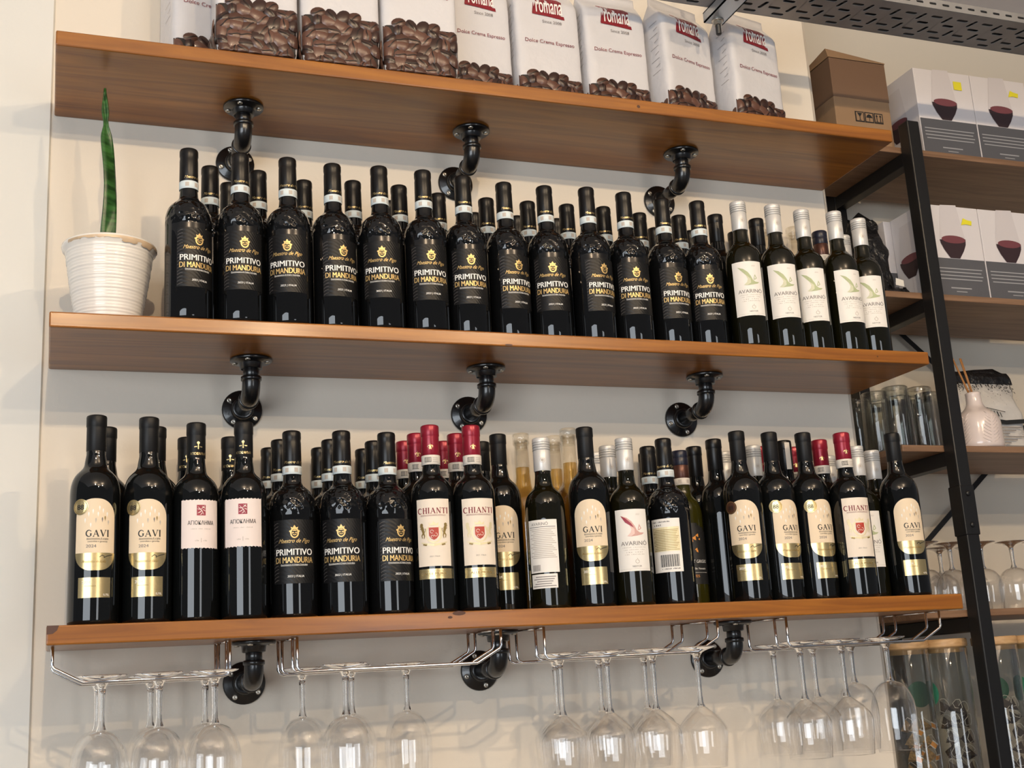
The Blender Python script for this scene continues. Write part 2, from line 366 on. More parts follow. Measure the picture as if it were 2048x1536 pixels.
def cyl(R, off=0.0004, step=0.00022):
    return lambda u, v, lay: ((R + off + step * lay) * math.sin(u / R), -(R + off + step * lay) * math.cos(u / R), v)
def put_print(name, pr, fn, parent, kind=None):
    mb, ms = pr.bake(fn); o = obj(name, mb, ms, parent)
    if kind: o['label'] = kind
    return o

# ---------------------------------------------------------------- setting
ZB = [2.5732, 2.1132, 1.6507]; TH = [0.0259, 0.0246, 0.0277]; XL = [0.0129, 0.0169, 0.0269]; XR = [1.5971, 1.6095, 1.6076]
TILT = [-0.0027, 0.0007, 0.0036]; D = 0.2514; ZT = [ZB[i] + TH[i] - TILT[i] for i in range(3)]
CEIL = 3.22
b = MB(); pr = [(-0.0, 0.0), (1.597, 0.0), (1.612, 0.012), (1.612, 0.33)]
v = [(x, y, z) for x, y in pr + [(0, 0.33)] for z in (0, CEIL)]
b.add(v, [(0, 2, 3, 1), (2, 4, 5, 3), (4, 6, 7, 5), (6, 8, 9, 7), (8, 0, 1, 9), (1, 3, 5, 7, 9)], 0, False)
struct('wall_back', b, M['wall'])
b = MB(); pp = [(-2.2, -0.006), (0.0060, -0.006), (0.0088, 0.0), (0.0085, 0.33), (-2.2, 0.33)]
b.add([(x, y, z) for x, y in pp for z in (0, CEIL)], [(0, 2, 3, 1), (2, 4, 5, 3), (4, 6, 7, 5), (6, 8, 9, 7), (8, 0, 1, 9)], 0, False); struct('wall_left', b, M['pillar'])
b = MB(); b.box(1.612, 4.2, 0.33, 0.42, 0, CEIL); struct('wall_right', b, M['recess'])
b = MB(); b.box(-2.2, 4.2, -3.4, 0.42, CEIL, CEIL + 0.05); struct('ceiling', b, M['ceil'])
b = MB(); b.box(-2.2, 4.2, -3.4, 0.42, -0.05, 0); struct('floor', b, M['floor'])

# ---------------------------------------------------------------- three pine shelves
SN = ['top', 'middle', 'bottom']
def shelf(i):
    b = MB(); b.box(XL[i], XR[i], -D, 0, 0, TH[i])
    me = b.mesh('wall_shelf', [M['shelf']]); bev(me, 0.0025, 2)
    for vtx in me.vertices: vtx.co.z -= TILT[i] * (-vtx.co.y / D)
    o = obj('wall_shelf', me, None, loc=(0, 0, ZB[i]))
    tag(o, ['top orange-stained pine wall shelf carrying the bags of coffee beans', 'middle orange-stained pine wall shelf with plant and black bottles', 'lowest orange-stained pine wall shelf above the hanging glasses'][i], 'shelf', 'pine wall shelves on pipe brackets')
    return o
shelves = [shelf(i) for i in range(3)]
p = Print()
kz = TH[2] - TILT[2]
p.poly([(XL[2] + .0005, kz - .0002), (XL[2] + .0165, kz - .0002), (XL[2] + .0145, kz - .007), (XL[2] + .009, kz - .0115), (XL[2] + .0005, kz - .0125)], 'knot')
put_print('corner_chip', p, lambda u, v, l: (u, -D - .0004, v), shelves[2])
def knots(i, lst):
    p = Print()
    for x, z, rx, rz in lst: p.disc(x, z, rx, 'knot', 0, rz, 12)
    put_print('knot', p, lambda u, v, l: (u, -D - .0003, v), shelves[i])
knots(0, [(1.03, .014, .0035, .0032)]); knots(1, [(.745, .0015, .007, .0018), (1.49, .010, .0016, .0016)]); knots(2, [(.635, .021, .011, .0035), (.62, .015, .004, .002)])

# ---------------------------------------------------------------- pipe brackets
XF = [[0.3251, 0.7478, 1.1904], [0.3353, 0.7517, 1.1946], [0.3363, 0.7477, 1.2034]]
PO, PD, RF = 0.1104, 0.0628, 0.0348
def flange_mb(th=0.006):
    return MB().lathe([(0.0, 0), (RF - .001, 0), (RF, .001), (RF, th - .0015), (RF - .0015, th), (.0205, th + .0015), (.0195, th + .003), (.0185, th + .0115), (.0165, th + .0125), (.0132, th + .0125)], 36)
def screw_mb(): return MB().lathe([(.0001, .0018), (.0014, .0018), (.0018, .0022), (.0040, .0022), (.0046, 0), (.0046, -.001)], 14)
def screws(parent, th, angs):
    for a in angs:
        o = obj('screw', screw_mb(), M['screw'], parent, (.0272 * math.cos(rad(a)), .0272 * math.sin(rad(a)), th + .0004))
def bracket():
    t = thing('pipe_bracket', '', 'bracket', group='black iron pipe brackets')
    # local origin: centre of the wall flange on the wall; pipe runs to -Y, then up
    w = obj('wall_flange', flange_mb(), M['iron'], t, (0, 0, 0), (rad(90), 0, 0))
    screws(w, .006, (35, 125, 215, 305))
    obj('pipe', MB().tube([(0, -.012, 0), (0, -PO + .022, 0)], .0133, 24), M['iron'], t)
    rb = .0235; pts = [(0, -PO + rb + .006, 0)] + [(0, -PO + rb - rb * math.sin(rad(a)), rb - rb * math.cos(rad(a))) for a in range(0, 91, 10)] + [(0, -PO, rb + .006)]
    e = MB().tube(pts, .0152, 24)
    for c0, c1 in (((0, -PO + rb + .009, 0), (0, -PO + rb + .001, 0)), ((0, -PO, rb + .001), (0, -PO, rb + .009))): e.tube([c0, [(c0[k] * .85 + c1[k] * .15) for k in range(3)], [(c0[k] * .15 + c1[k] * .85) for k in range(3)], c1], [.0155, .0172, .0172, .0155], 24)
    obj('elbow', e, M['iron'], t)
    obj('upright_pipe', MB().tube([(0, -PO, rb), (0, -PO, PD - .008)], .0133, 24), M['iron'], t)
    s = obj('shelf_flange', flange_mb(), M['iron'], t, (0, -PO, PD), (rad(180), 0, 0))
    screws(s, .006, (20, 110, 200, 290))
    return t
proto = bracket()
for i in range(3):
    for j in range(3):
        o = proto if (i, j) == (0, 0) else copy_tree(proto)
        o.location = (XF[i][j], 0, ZB[i] - TILT[i] * PO / D - PD)
        for ch in o.children:
            if ch.name.startswith('wall_flange'): ch.rotation_euler = (rad(90), rad([15, 70, -20][(i + j) % 3]), 0)
        o['label'] = 'black iron pipe bracket under the %s pine shelf, %s' % (SN[i], ['leftmost of three', 'middle one of three', 'rightmost of three'][j])

# ---------------------------------------------------------------- bottles
def bez(p0, p1, p2, p3, n=14):
    return [tuple((1 - t) ** 3 * p0[k] + 3 * (1 - t) ** 2 * t * p1[k] + 3 * (1 - t) * t * t * p2[k] + t ** 3 * p3[k] for k in (0, 1)) for t in [i / n for i in range(n + 1)]]
def body_prof(h, R, rn, z0, z1, rn2=None):
    d = z1 - z0; rn2 = rn2 or rn
    return [(0.0005, .012), (R * .55, .006), (R - .007, .0008), (R - .004, .0), (R - .001, .0018), (R, .006)] + bez((R, z0), (R, z0 + .80 * d), (rn2 + .0006, z1 - .34 * d), (rn2, z1)) + [(rn, z1 + .012), (rn, h - .002), (rn * .6, h - .001)]
def cap_prof(zb_, h, r, lip=.0007, lipz=.017):
    return [(r - .0006, zb_), (r, zb_ + .0008), (r, h - lipz - .003), (r + lip * .2, h - lipz - .001), (r + lip, h - lipz), (r + lip, h - .003), (r + lip - .0008, h - .0011), (r - .002, h - .0002), (.0004, h)]
def screw_prof(zb_, h, r):
    p = [(r - .0004, zb_), (r, zb_ + .0006), (r, h - .0225)]
    for k in range(3): z = h - .0215 + k * .0042; p += [(r - .0006, z), (r - .0006, z + .0008), (r + .0004, z + .0016), (r + .0004, z + .003)]
    return p + [(r, h - .009), (r + .0003, h - .0085), (r + .0003, h - .0022), (r - .0006, h - .0006), (r - .0018, h), (.0004, h)]
def label_patch(R, rows, off=.00035, n=18, wav=0):
    """rows: (z, half-width left, half-width right) of arc length"""
    v = []; f = []; rr = R + off
    for ri, (z, a, b_) in enumerate(rows):
        for k in range(n + 1):
            u = -a + (a + b_) * k / n; zz = z + (wav * math.sin(k * 2.4) * math.sin(k * .9 + ri) if ri in (0, len(rows) - 1) else 0)
            v.append((rr * math.sin(u / R), -rr * math.cos(u / R), zz))
    w = n + 1
    for i in range(len(rows) - 1):
        for k in range(n): f.append((i * w + k, i * w + k + 1, (i + 1) * w + k + 1, (i + 1) * w + k))
    return MB().add(v, f)
def arch_rows(z0, z1, hw, rt, rb, n=9):
    rows = []
    for k in range(n + 1):
        a = rad(90 * k / n); rows.append((z0 + rb - rb * math.cos(a), hw - rb + rb * math.sin(a) if rb < hw else hw * math.sin(a) + 1e-5))
    for k in range(n + 1):
        a = rad(90 * k / n); rows.append((z1 - rt + rt * math.sin(a), hw - rt + rt * math.cos(a) if rt < hw else hw * math.cos(a) + 1e-5))
    return [(z, w, w) for z, w in rows]
def band(parent, z0, z1, r, m, scribble=True):
    o = obj('neck_band', MB().lathe([(r, z0), (r + .0004, z0 + .0003), (r + .0004, z1 - .0003), (r, z1)], 32), M[m], parent)
    if scribble:
        p = Print(); zc = (z0 + z1) / 2
        for u in (-.009, .006):
            p.rect(u - .003, u + .003, zc - .0035, zc + .0035, 'ink_light', 0, 2)
        for k in range(4): p.rect(.011, .019, zc - .004 + k * .0022, zc - .0032 + k * .0022, 'ink_light', 0, 3)
        put_print('band_print', p, cyl(r, .0006), o)
    return o
BH = dict(P=.297, G=.313, A=.306, C=.308, V=.293, B=.305, N=.293, K=.325)
BR = dict(P=.0368, G=.0358, A=.0345, C=.0350, V=.0342, B=.0325, N=.0325, K=.0345)

def crest(p, x, y, s, m, m2='l_black'):
    """crowned shield, height about 2.6 s"""
    p.arc(x, y, s * .75, 0, 360, s * .28, m, 1, 22, s * .95)
    p.disc(x, y + .1 * s, s * .55, m, 1, s * .6, 14)
    p.rect(x - .5 * s, x + .5 * s, y + .18 * s, y + .42 * s, m2, 2); p.rect(x - .1 * s, x + .1 * s, y - .35 * s, y + .2 * s, m2, 2)
    p.disc(x - .27 * s, y - .15 * s, .14 * s, m2, 2, .17 * s, 8); p.disc(x + .27 * s, y - .15 * s, .14 * s, m2, 2, .17 * s, 8)
    p.poly([(x - .6 * s, y + .75 * s), (x - .75 * s, y + 1.25 * s), (x - .35 * s, y + 1.1 * s), (x, y + 1.65 * s), (x + .35 * s, y + 1.1 * s), (x + .75 * s, y + 1.25 * s), (x + .6 * s, y + .75 * s)], m, 1)
    p.disc(x - .88 * s, y + .35 * s, .2 * s, m, 1, n=8); p.disc(x + .88 * s, y + .35 * s, .2 * s, m, 1, n=8)
    return p
def lines(p, x0, x1, ys, m, h=.0006, lay=0, jit=0):
    for i, y in enumerate(ys): p.rect(x0 + jit * ((i * 7) % 5) / 5, x1 - jit * ((i * 3) % 4) / 4, y, y + h, m, lay, 6)

def dashes(p, x0, x1, z, m, h, words, lay=0):
    """a line of print too small to read: word-long runs of letter-wide strokes"""
    n = sum(words) + len(words) - 1; st = (x1 - x0) / n; x = x0
    for w in words:
        for k in range(w): p.rect(x + .12 * st, x + (.72 if k % 3 else .5) * st, z, z + h * (1 if k % 2 else .8), m, lay); x += st
        x += st
def b_primitivo(variant):
    R, h = BR['P'], BH['P']; t = thing('wine_bottle', '', 'wine bottle')
    obj('glass_body', MB().lathe(body_prof(h - .004, R, .0138, .168, .2155, .0148), 40), M['g_emboss'], t)
    c = obj('capsule', MB().lathe([(.0146, .238), (.0150, .2388), (.0147, h - .020), (.0142, h - .016), (.0149, h - .012), (.0149, h - .004), (.0138, h - .0012), (.0118, h - .0002), (.0004, h)], 32), M['cap_sat'], t)
    p = Print()
    p.text('Maestro de Pigo', .004, .2425, .0068, 'gold', 0, .5, .0, width=.036)
    put_print('capsule_print', p, cyl(.0148, .0006), c)
    band(t, .2255, .2388, .0149, 'band_blue')
    if variant == 'back': 
        hw = .0275
        l = obj('back_label', label_patch(R, [(.056, hw, hw), (.149, hw, hw)]), M['l_white'], t)
        p = Print(); p.rect(-hw + .002, hw - .002, .092, .134, 'pale_gold', 0, 10)
        dashes(p, -.024, .010, .1425, 'ink', .0022, [4, 9]); dashes(p, -.020, -.004, .1365, 'ink_soft', .003, [4])
        lines(p, -hw + .004, hw - .004, [.094 + k * .0029 for k in range(13)], 'gold_dark', .0009, 1, .006)
        for k in range(26): p.rect(-.012 + k * .0013, -.012 + k * .0013 + (.0009 if (k * 5) % 3 else .0004), .065, .086, 'ink', 0)
        dashes(p, -.010, .022, .0605, 'ink', .0022, [1, 6, 6])
        put_print('lettering', p, cyl(R, .0006), l)
        return t
    if variant == 'plain': return t
    hw = .0345
    l = obj('label', label_patch(R, [(.0515, hw, hw), (.1, hw, hw), (.1500, hw, hw)], n=24), M['l_black'], t)
    p = Print(); crest(p, .001, .1290, .0075, 'gold_print')
    p.text('Maestro de Pigo', .0, .1140, .0092, 'gold_print', 0, .5, 0, width=.050)
    p.text('PRIMITIVO', 0, .0950, .0140, 'white_ink', 0, 0, .025, width=.0590)
    p.text('DI MANDURIA', 0, .0830, .0132, 'gold_print', 0, 0, .02, width=.0610)
    p.text('Denominazione di Origine Controllata', 0, .0795, .0026, 'white_ink', 0, 0, .02, width=.042)
    p.rect(-.021, .021, .0785, .0789, 'white_ink', 0, 14)
    p.text('2023 | ITALIA', .002, .0610, .0045, 'white_ink', 0, .2, .02)
    # fine silver hairlines curling in from the label's left edge
    for k in range(17):
        z = .054 + k * .0055; p.stroke([(-.0335 + .0022 * q, z + .0018 * q - .00022 * q * q) for q in range(5)], .00032, 'ink_soft')
    put_print('lettering', p, cyl(R, .0006), l)
    return t

def b_gavi(variant):
    R, h = BR['G'], BH['G']; t = thing('wine_bottle', '', 'wine bottle')
    obj('glass_body', MB().lathe(body_prof(h - .004, R, .0140, .190, .2400, .0160), 40), M['g_black'], t)
    obj('capsule', MB().lathe(cap_prof(.257, h, .0143), 32), M['cap_black'], t)
    if variant == 'plain': return t
    hw = .0295; z0, z1 = .0765, .1815
    l = obj('label', label_patch(R, arch_rows(z0, z1, hw, .027, .024), n=24), M['l_cream'], t)
    rows = [r for r in arch_rows(z0, z1, hw, .027, .024) if r[0] < .1019] + [(.1019, hw, hw)]
    g = obj('gold_foot', label_patch(R, rows, .0006, 24), M['gold'], l)
    p = Print()
    p.serif('GAVI', .003, .1255, .0093, 'ink', 0, .12)
    p.text('denominazione di origine', .003, .1215, .0036, 'ink', 0, 0, 0, width=.031); p.rect(-.0125, .0185, .1207, .1210, 'ink', 0, 6)
    p.text('controllata e garantita', .003, .1172, .0036, 'ink', 0, 0, 0, width=.028)
    p.text('2024', -.006, .1095, .0064, 'ink_soft', 0, 0, .02, 1.15)
    for k, (x, z, m) in enumerate([(-.010, .158, 'white_ink'), (-.004, .162, 'white_ink'), (.003, .158, 'white_ink'), (.010, .163, 'white_ink'), (.016, .158, 'white_ink'), (-.015, .149, 'white_ink'), (.000, .149, 'ink_light'), (.009, .150, 'ink_soft'), (.018, .146, 'ink_light'), (-.007, .142, 'white_ink'), (.005, .167, 'white_ink'), (.013, .152, 'gold_dark')]):
        p.poly([(x, z - .004), (x + .0011, z + .001), (x + .0006, z + .0035), (x - .0006, z + .0035), (x - .0011, z + .001)], m)
    p.text('Prodotto in Italia', -.002, .0875, .0058, 'gold_dark', 2, .45, .0, width=.034)
    p.stroke([(.006, .0955), (.010, .0985), (.013, .0965), (.012, .0945), (.017, .0972), (.026, .0995)], .0009, 'ink', 2)
    put_print('lettering', p, cyl(R, .0006), l)
    s = obj('lower_label', label_patch(R, [(.0375, .0235, .0235), (.0665, .0235, .0235)], n=14), M['gold'], t)
    p = Print(); p.text('2024', -.012, .0575, .0060, 'white_ink', 0, 0, .02); p.text('denominazione', -.006, .0535, .0026, 'gold_dark', 0); p.text('0,75L', .017, .0400, .0042, 'white_ink', 0)
    put_print('lettering', p, cyl(R, .0006), s)
    if variant in ('medal', 'dark'):
        md = obj('medal_sticker', Print().disc(-.0225, .1695, .0118, 'gold' if variant == 'medal' else 'knot', 0, n=28).arc(-.0225, .1695, .0103, 0, 360, .0006, 'gold_dark', 1, 24).text('88', -.0225, .1655, .0105, 'ink', 1, 0, .02).bake(cyl(R, .0011))[0], [M['gold'] if variant == 'medal' else M['knot'], M['gold_dark'], M['ink']], t)
    return t

def b_agio(variant):
    R, h = BR['A'], BH['A']; t = thing('wine_bottle', '', 'wine bottle')
    obj('glass_body', MB().lathe(body_prof(h - .004, R, .0138, .184, .2310, .0152), 40), M['g_black'], t)
    c = obj('capsule', MB().lathe(cap_prof(.249, h, .0143, .0006, .019), 32), M['cap_black'], t)
    p = Print(); p.text('ΑΓΙΟΚΛΗΜΑ', 0, .2535, .0056, 'gold', 0, 0, .02, width=.025)
    p.stroke([(0, .2625), (0, .2715)], .0016, 'gold'); p.disc(0, .2725, .0022, 'gold', n=10); p.stroke([(-.006, .2660), (-.002, .2665)], .0015, 'gold'); p.stroke([(.006, .2660), (.002, .2665)], .0015, 'gold')
    put_print('capsule_print', p, cyl(.0143, .0006), c)
    if variant == 'plain': return t
    hw = .0305
    l = obj('label', label_patch(R, [(.1075, hw, hw), (.112, hw, hw), (.176, hw, hw), (.1805, hw, hw)], n=44, wav=.0011), M['l_pink'], t)
    p = Print(); p.rect(-.0066, .0066, .1565, .1725, 'wine_red', 0, 4)
    for a, b_ in (((-.005, .170), (.004, .158)), ((.005, .1715), (-.001, .166)), ((-.0055, .160), (.0, .1635)), ((.002, .1655), (.006, .163)), ((-.0015, .1575), (.001, .161)), ((-.006, .1665), (-.002, .1655)), ((.001, .1705), (.0055, .167))):
        p.stroke([a, ((a[0] + b_[0]) / 2 + .001, (a[1] + b_[1]) / 2), b_], [.0004, .0013, .0004], 'l_pink', 1)
    p.text('ΑΓΙΟΚΛΗΜΑ', 0, .1425, .0088, 'ink', 0, 0, .01, width=.040)
    dashes(p, -.015, .015, .1355, 'ink_light', .0016, [5, 4, 6])
    dashes(p, -.009, -.003, .1175, 'ink_light', .0022, [3]); dashes(p, .003, .009, .1175, 'ink_light', .0022, [3]); p.stroke([(0, .116), (0, .1225)], .0009, 'ink_light')
    put_print('lettering', p, cyl(R, .0006), l)
    return t

def lion(p, x, y, s, d, m):
    def q(pts, w): p.stroke([(x + d * a * s, y + b_ * s) for a, b_ in pts], [k * s for k in w], m, 1)
    q([(-.1, 1.0), (-.02, .6), (.1, .2), (.15, -.1)], [.3, .46, .36, .3])        # trunk
    p.disc(x - d * .12 * s, y + 1.12 * s, .24 * s, m, 1, n=10)                    # head
    q([(-.1, .75), (-.4, .95)], [.16, .1]); q([(-.05, .55), (-.38, .62)], [.16, .1])   # forepaws
    q([(.12, -.05), (-.12, -.35), (-.05, -.75)], [.26, .18, .1]); q([(.18, -.1), (.3, -.45), (.2, -.8)], [.22, .16, .1])   # hind legs
    q([(.22, .05), (.45, .25), (.42, .6)], [.1, .06, .14])                        # tail
def b_chianti(variant):
    R, h = BR['C'], BH['C']; t = thing('wine_bottle', '', 'wine bottle')
    obj('glass_body', MB().lathe(body_prof(h - .004, R, .0138, .184, .2300, .0152), 40), M['g_black'], t)
    c = obj('capsule', MB().lathe(cap_prof(.2565, h, .0147, .0007, .018), 32), M['cap_red'], t)
    p = Print(); z = .270   # fleur-de-lis
    p.poly([(0, z - .0045), (.0014, z), (0, z + .0055), (-.0014, z)], 'gold')
    for d in (-1, 1): p.stroke([(d * .0004, z - .001), (d * .0022, z + .0026), (d * .0042, z + .0012), (d * .0040, z - .0012)], [.0006, .0014, .0012, .0006], 'gold'); p.stroke([(0, z - .0022), (d * .0022, z - .0040)], .0008, 'gold')
    p.rect(-.0025, .0025, z - .0020, z - .0012, 'gold')
    put_print('capsule_print', p, cyl(.0147, .0006), c)
    bnd = band(t, .2405, .2565, .0151, 'band_white', False)
    p = Print(); p.rect(-.0105, .001, .2445, .2525, 'ink', 0, 4)
    for k in range(5): p.rect(-.0095 + k * .0022, -.0084 + k * .0022, .2452, .2518, 'band_white', 1)
    lines(p, .003, .013, [.2445, .2475, .2505], 'ink_light', .0012); put_print('band_print', p, cyl(.0151, .0006), bnd)
    if variant == 'plain': return t
    hw = .0285
    l = obj('label', label_patch(R, [(.0725, hw, hw), (.1805, hw, hw)], n=18), M['l_ivory'], t)
    p = Print(); p.serif('CHIANTI', 0, .1570, .0088, 'ink_red', 0, .12)
    p.text('DENOMINAZIONE DI ORIGINE CONTROLLATA', 0, .1535, .0022, 'ink_red', 0, width=.042); p.rect(-.021, .021, .1527, .1530, 'ink_red', 0, 8)
    p.poly([(-.0078, .1340), (.0078, .1340), (.0078, .1215), (.0045, .1165), (0, .1140), (-.0045, .1165), (-.0078, .1215)], 'shield', 1)
    p.arc(0, .1245, .0125, 130, 410, .0024, 'pale_gold', 0, 20, .0145); p.arc(-.003, .1275, .0026, 0, 300, .0007, 'l_ivory', 2, 8); p.arc(.003, .1225, .0026, 180, 460, .0007, 'l_ivory', 2, 8); p.arc(-.0025, .1195, .002, 0, 270, .0007, 'l_ivory', 2, 8)
    p.poly([(-.007, .1375), (-.008, .1425), (-.004, .1395), (0, .1440), (.004, .1395), (.008, .1425), (.007, .1375)], 'pale_gold', 1)
    lion(p, -.0185, .1260, .0115, 1, 'gold_dark' if variant != 'light' else 'pale_gold'); lion(p, .0185, .1260, .0115, -1, 'gold_dark' if variant != 'light' else 'pale_gold')
    p.stroke([(-.021, .1105), (-.011, .1075), (0, .1060), (.011, .1075), (.021, .1105)], [.0016, .003, .0038, .003, .0016], 'pale_gold', 1)
    p.stroke([(-.018, .1075), (-.012, .1060)], .0024, 'gold_dark', 2); p.stroke([(.018, .1075), (.012, .1060)], .0024, 'gold_dark', 2)
    p.text('2023  ITALIA', 0, .0870, .0030, 'ink_soft', 0, .2)
    put_print('lettering', p, cyl(R, .0006), l)
    f = obj('gold_band_label', label_patch(R, [(.0525, hw, hw), (.0685, hw, hw)], n=18), M['gold'], t)
    p = Print(); p.text('ALLE MURA', 0, .0585, .0058, 'gold_dark', 0, 0, .02, 1.2); p.rect(-.024, .024, .0565, .0569, 'gold_dark', 0, 8); p.rect(-.024, .024, .0645, .0649, 'gold_dark', 0, 8)
    put_print('lettering', p, cyl(R, .0006), f)
    return t

def b_avarino(variant):
    R, h = BR['V'], BH['V']; t = thing('wine_bottle', '', 'wine bottle')
    obj('glass_body', MB().lathe(body_prof(h - .004, R, .0138, .166, .2150, .0150), 40), M['g_green'], t)
    c = obj('screw_cap', MB().lathe(screw_prof(.2345, h, .0149), 32), M['cap_silver'], t)
    p = Print(); p.arc(.004, .2525, .0042, 0, 360, .0006, 'ink_light', 0, 16); p.disc(.004, .2525, .0026, 'ink_light', 0, n=10); put_print('cap_print', p, cyl(.0149, .0005), c)
    g = MB()
    for zq in (h - .0222, h - .0178, h - .0136, h - .0092): g.lathe([(.0146, zq), (.01535, zq), (.01535, zq + .0008), (.0146, zq + .0008)], 32)
    obj('cap_groove', g, M['cap_groove'], c)
    if variant == 'plain': return t
    if variant == 'back':
        hw = .0265
        l = obj('back_label', label_patch(R, [(.0600, hw, hw), (.1480, hw, hw)], n=16), M['l_white'], t)
        p = Print(); p.text('AVARINÓ', -.004, .1385, .0072, 'ink_soft', 0, 0, .01, width=.030); lines(p, -hw + .003, hw - .003, [.1355], 'ink', .0008)
        lines(p, -hw + .003, hw - .003, [.132 - k * .0030 for k in range(17)], 'ink_light', .0012, 0, .010)
        for k in range(14): p.rect(-.021 + k * .0011, -.021 + k * .0011 + (.0007 if k % 3 else .0004), .063, .073, 'ink_soft')
        put_print('lettering', p, cyl(R, .0006), l)
        s = obj('importer_sticker', label_patch(R, [(.0340, .0245, .0215), (.0345, .025, .022), (.0570, .025, .022), (.0575, .0245, .0215)], n=12), M['l_white'], t)
        p = Print(); lines(p, -.022, .019, [.0370 + k * .0038 for k in range(5)], 'ink_soft', .0014, 0, .010); put_print('lettering', p, cyl(R, .0006), s)
        return t
    A, B_ = ('rose', 'rose2') if variant == 'rose' else ('sage', 'sage2')
    hw = .0295
    l = obj('label', label_patch(R, [(.0575, hw, hw), (.1630, hw, hw)], n=20), M['l_white'], t)
    p = Print(); z = .1185   # gull: long wing, body, second wing, tail
    if variant == 'rose': p.poly([(-.0185, z + .034), (-.010, z + .029), (-.001, z + .020), (.003, z + .013), (-.004, z + .017), (-.011, z + .022)], 'wine_red', 1)
    p.poly([(-.0185, z + .034), (-.008, z + .030), (.000, z + .023), (.005, z + .015), (.008, z + .008), (.013, z + .004), (.021, z + .0035), (.017, z + .0005), (.008, z - .0015), (-.003, z - .0025), (-.009, z - .0015), (-.003, z + .004), (-.001, z + .010), (-.004, z + .017), (-.010, z + .024)], A)
    p.poly([(-.004, z + .017), (-.001, z + .010), (-.003, z + .004), (-.009, z - .0015), (-.003, z - .0025), (.004, z + .002), (.004, z + .010)], B_, 1)
    p.poly([(.0095, z + .0075), (.0105, z + .013), (.013, z + .0185), (.0155, z + .013), (.0165, z + .011), (.0135, z + .0085)], A); p.poly([(.011, z + .009), (.0125, z + .0155), (.0145, z + .011)], 'l_white', 1)
    p.text('2023', .011, .1525, .0036, 'ink_light', 0, .2)
    p.text('AVARINÓ', .002, .1010, .0100, 'ink_soft', 0, 0, .012, width=.046)
    for k, (zz, w) in enumerate([(.0968, .042), (.0928, .038), (.0885, .030), (.0848, .034)]): dashes(p, .002 - w / 2, .002 + w / 2, zz, 'ink_light', .0013, [[6, 9], [3, 7, 4], [3, 4], [3, 9]][k])
    p.arc(.005, .0735, .0032, 100, 400, .0009, 'ink_light', 0, 12); p.stroke([(.005, .079), (.0068, .0745)], .0009, 'ink_light')
    p.text('NESTOR', .004, .0640, .0042, 'ink_soft', 0, 0, .01); p.rect(-.025, .027, .0608, .0611, 'ink_light', 0, 8)
    put_print('lettering', p, cyl(R, .0006), l)
    return t

def b_black(variant):
    R, h = BR['B'], BH['B']; t = thing('wine_bottle', '', 'wine bottle')
    obj('glass_body', MB().lathe(body_prof(h - .004, R, .0138, .185, .2320, .0152), 40), M['g_black'], t)
    c = obj('capsule', MB().lathe(cap_prof(.246, h, .0145), 32), M['cap_sat'], t)
    if variant == 'strip':
        obj('tax_strip', label_patch(.0146, [(.248, -.002, .012), (.2995, -.002, .012)], .0008, 6), M['band_white'], t)
    return t
def b_pinot(variant):
    R, h = BR['N'], BH['N']; t = thing('wine_bottle', '', 'wine bottle')
    obj('glass_body', MB().lathe(body_prof(h - .004, R, .0138, .160, .2160, .0152), 40), M['g_olive'], t)
    obj('screw_cap', MB().lathe([(.0148, .264), (.0154, .265), (.0154, .277), (.0149, .278), (.0149, .279), (.0154, .280), (.0154, h - .002), (.014, h - .0004), (.0004, h)], 32), M['cap_navy'], t)
    obj('foil_sleeve', MB().lathe([(.0148, .2395), (.0151, .240), (.0151, .264), (.0148, .2645)], 32), M['cap_copper'], t)
    band(t, .2265, .2395, .0152, 'band_white')
    if variant == 'plain': return t
    hw = .034
    l = obj('label', label_patch(R, [(.040, hw, hw), (.136, hw, hw), (.144, hw * .8, hw * .7), (.152, hw * .3, hw * .25)], n=16), M['ink'], t)
    p = Print(); p.text('PINOT GRIGIO', .002, .0785, .0082, 'white_ink', 0, 0, .0, width=.046); p.text('Delle Venezie', .006, .0665, .0055, 'white_ink', 0, .1); p.rect(-.020, .026, .0610, .0614, 'white_ink', 0, 6); p.text('FES', .0, .0525, .0065, 'orange_print', 0, 0, 0, 1.3)
    for (x, z, s) in ((.002, .124, .005), (.008, .129, .004), (-.003, .119, .003), (.004, .103, .0035), (.0055, .100, .003), (.012, .122, .0025)):
        p.poly([(x + s * math.cos(k * 1.05) * (1 if k % 2 else .5), z + s * math.sin(k * 1.05) * (1 if k % 2 else .6)) for k in range(6)], 'orange_print')
    put_print('lettering', p, cyl(R, .0006), l)
    return t
def b_clear(variant):
    R, h = BR['K'], BH['K']; t = thing('wine_bottle', '', 'wine bottle')
    obj('glass_body', MB().lathe(body_prof(h - .012, R, .0138, .175, .232, .0152), 36).lathe([(.0138, h - .021), (.0155, h - .020), (.0155, h - .013), (.0138, h - .012)], 36), M['clear_bottle'], t)
    obj('wine', MB().lathe([(.0004, .012), (R * .8, .009), (R - .0022, .010)] + bez((R - .0022, .175), (R - .0022, .21), (.0140, .215), (.0134, .232)) + [(.0122, .246), (.0122, .262), (.0004, .262)], 32), M['amber'], t)
    obj('glass_stopper', MB().lathe([(.0115, h - .03), (.0115, h - .012), (.0152, h - .0115), (.0156, h - .010), (.0156, h - .002), (.0145, h - .0003), (.0004, h)], 32), M['clear_bottle'], t)
    return t
BUILD = dict(P=b_primitivo, G=b_gavi, A=b_agio, C=b_chianti, V=b_avarino, B=b_black, N=b_pinot, K=b_clear)
_used = {}
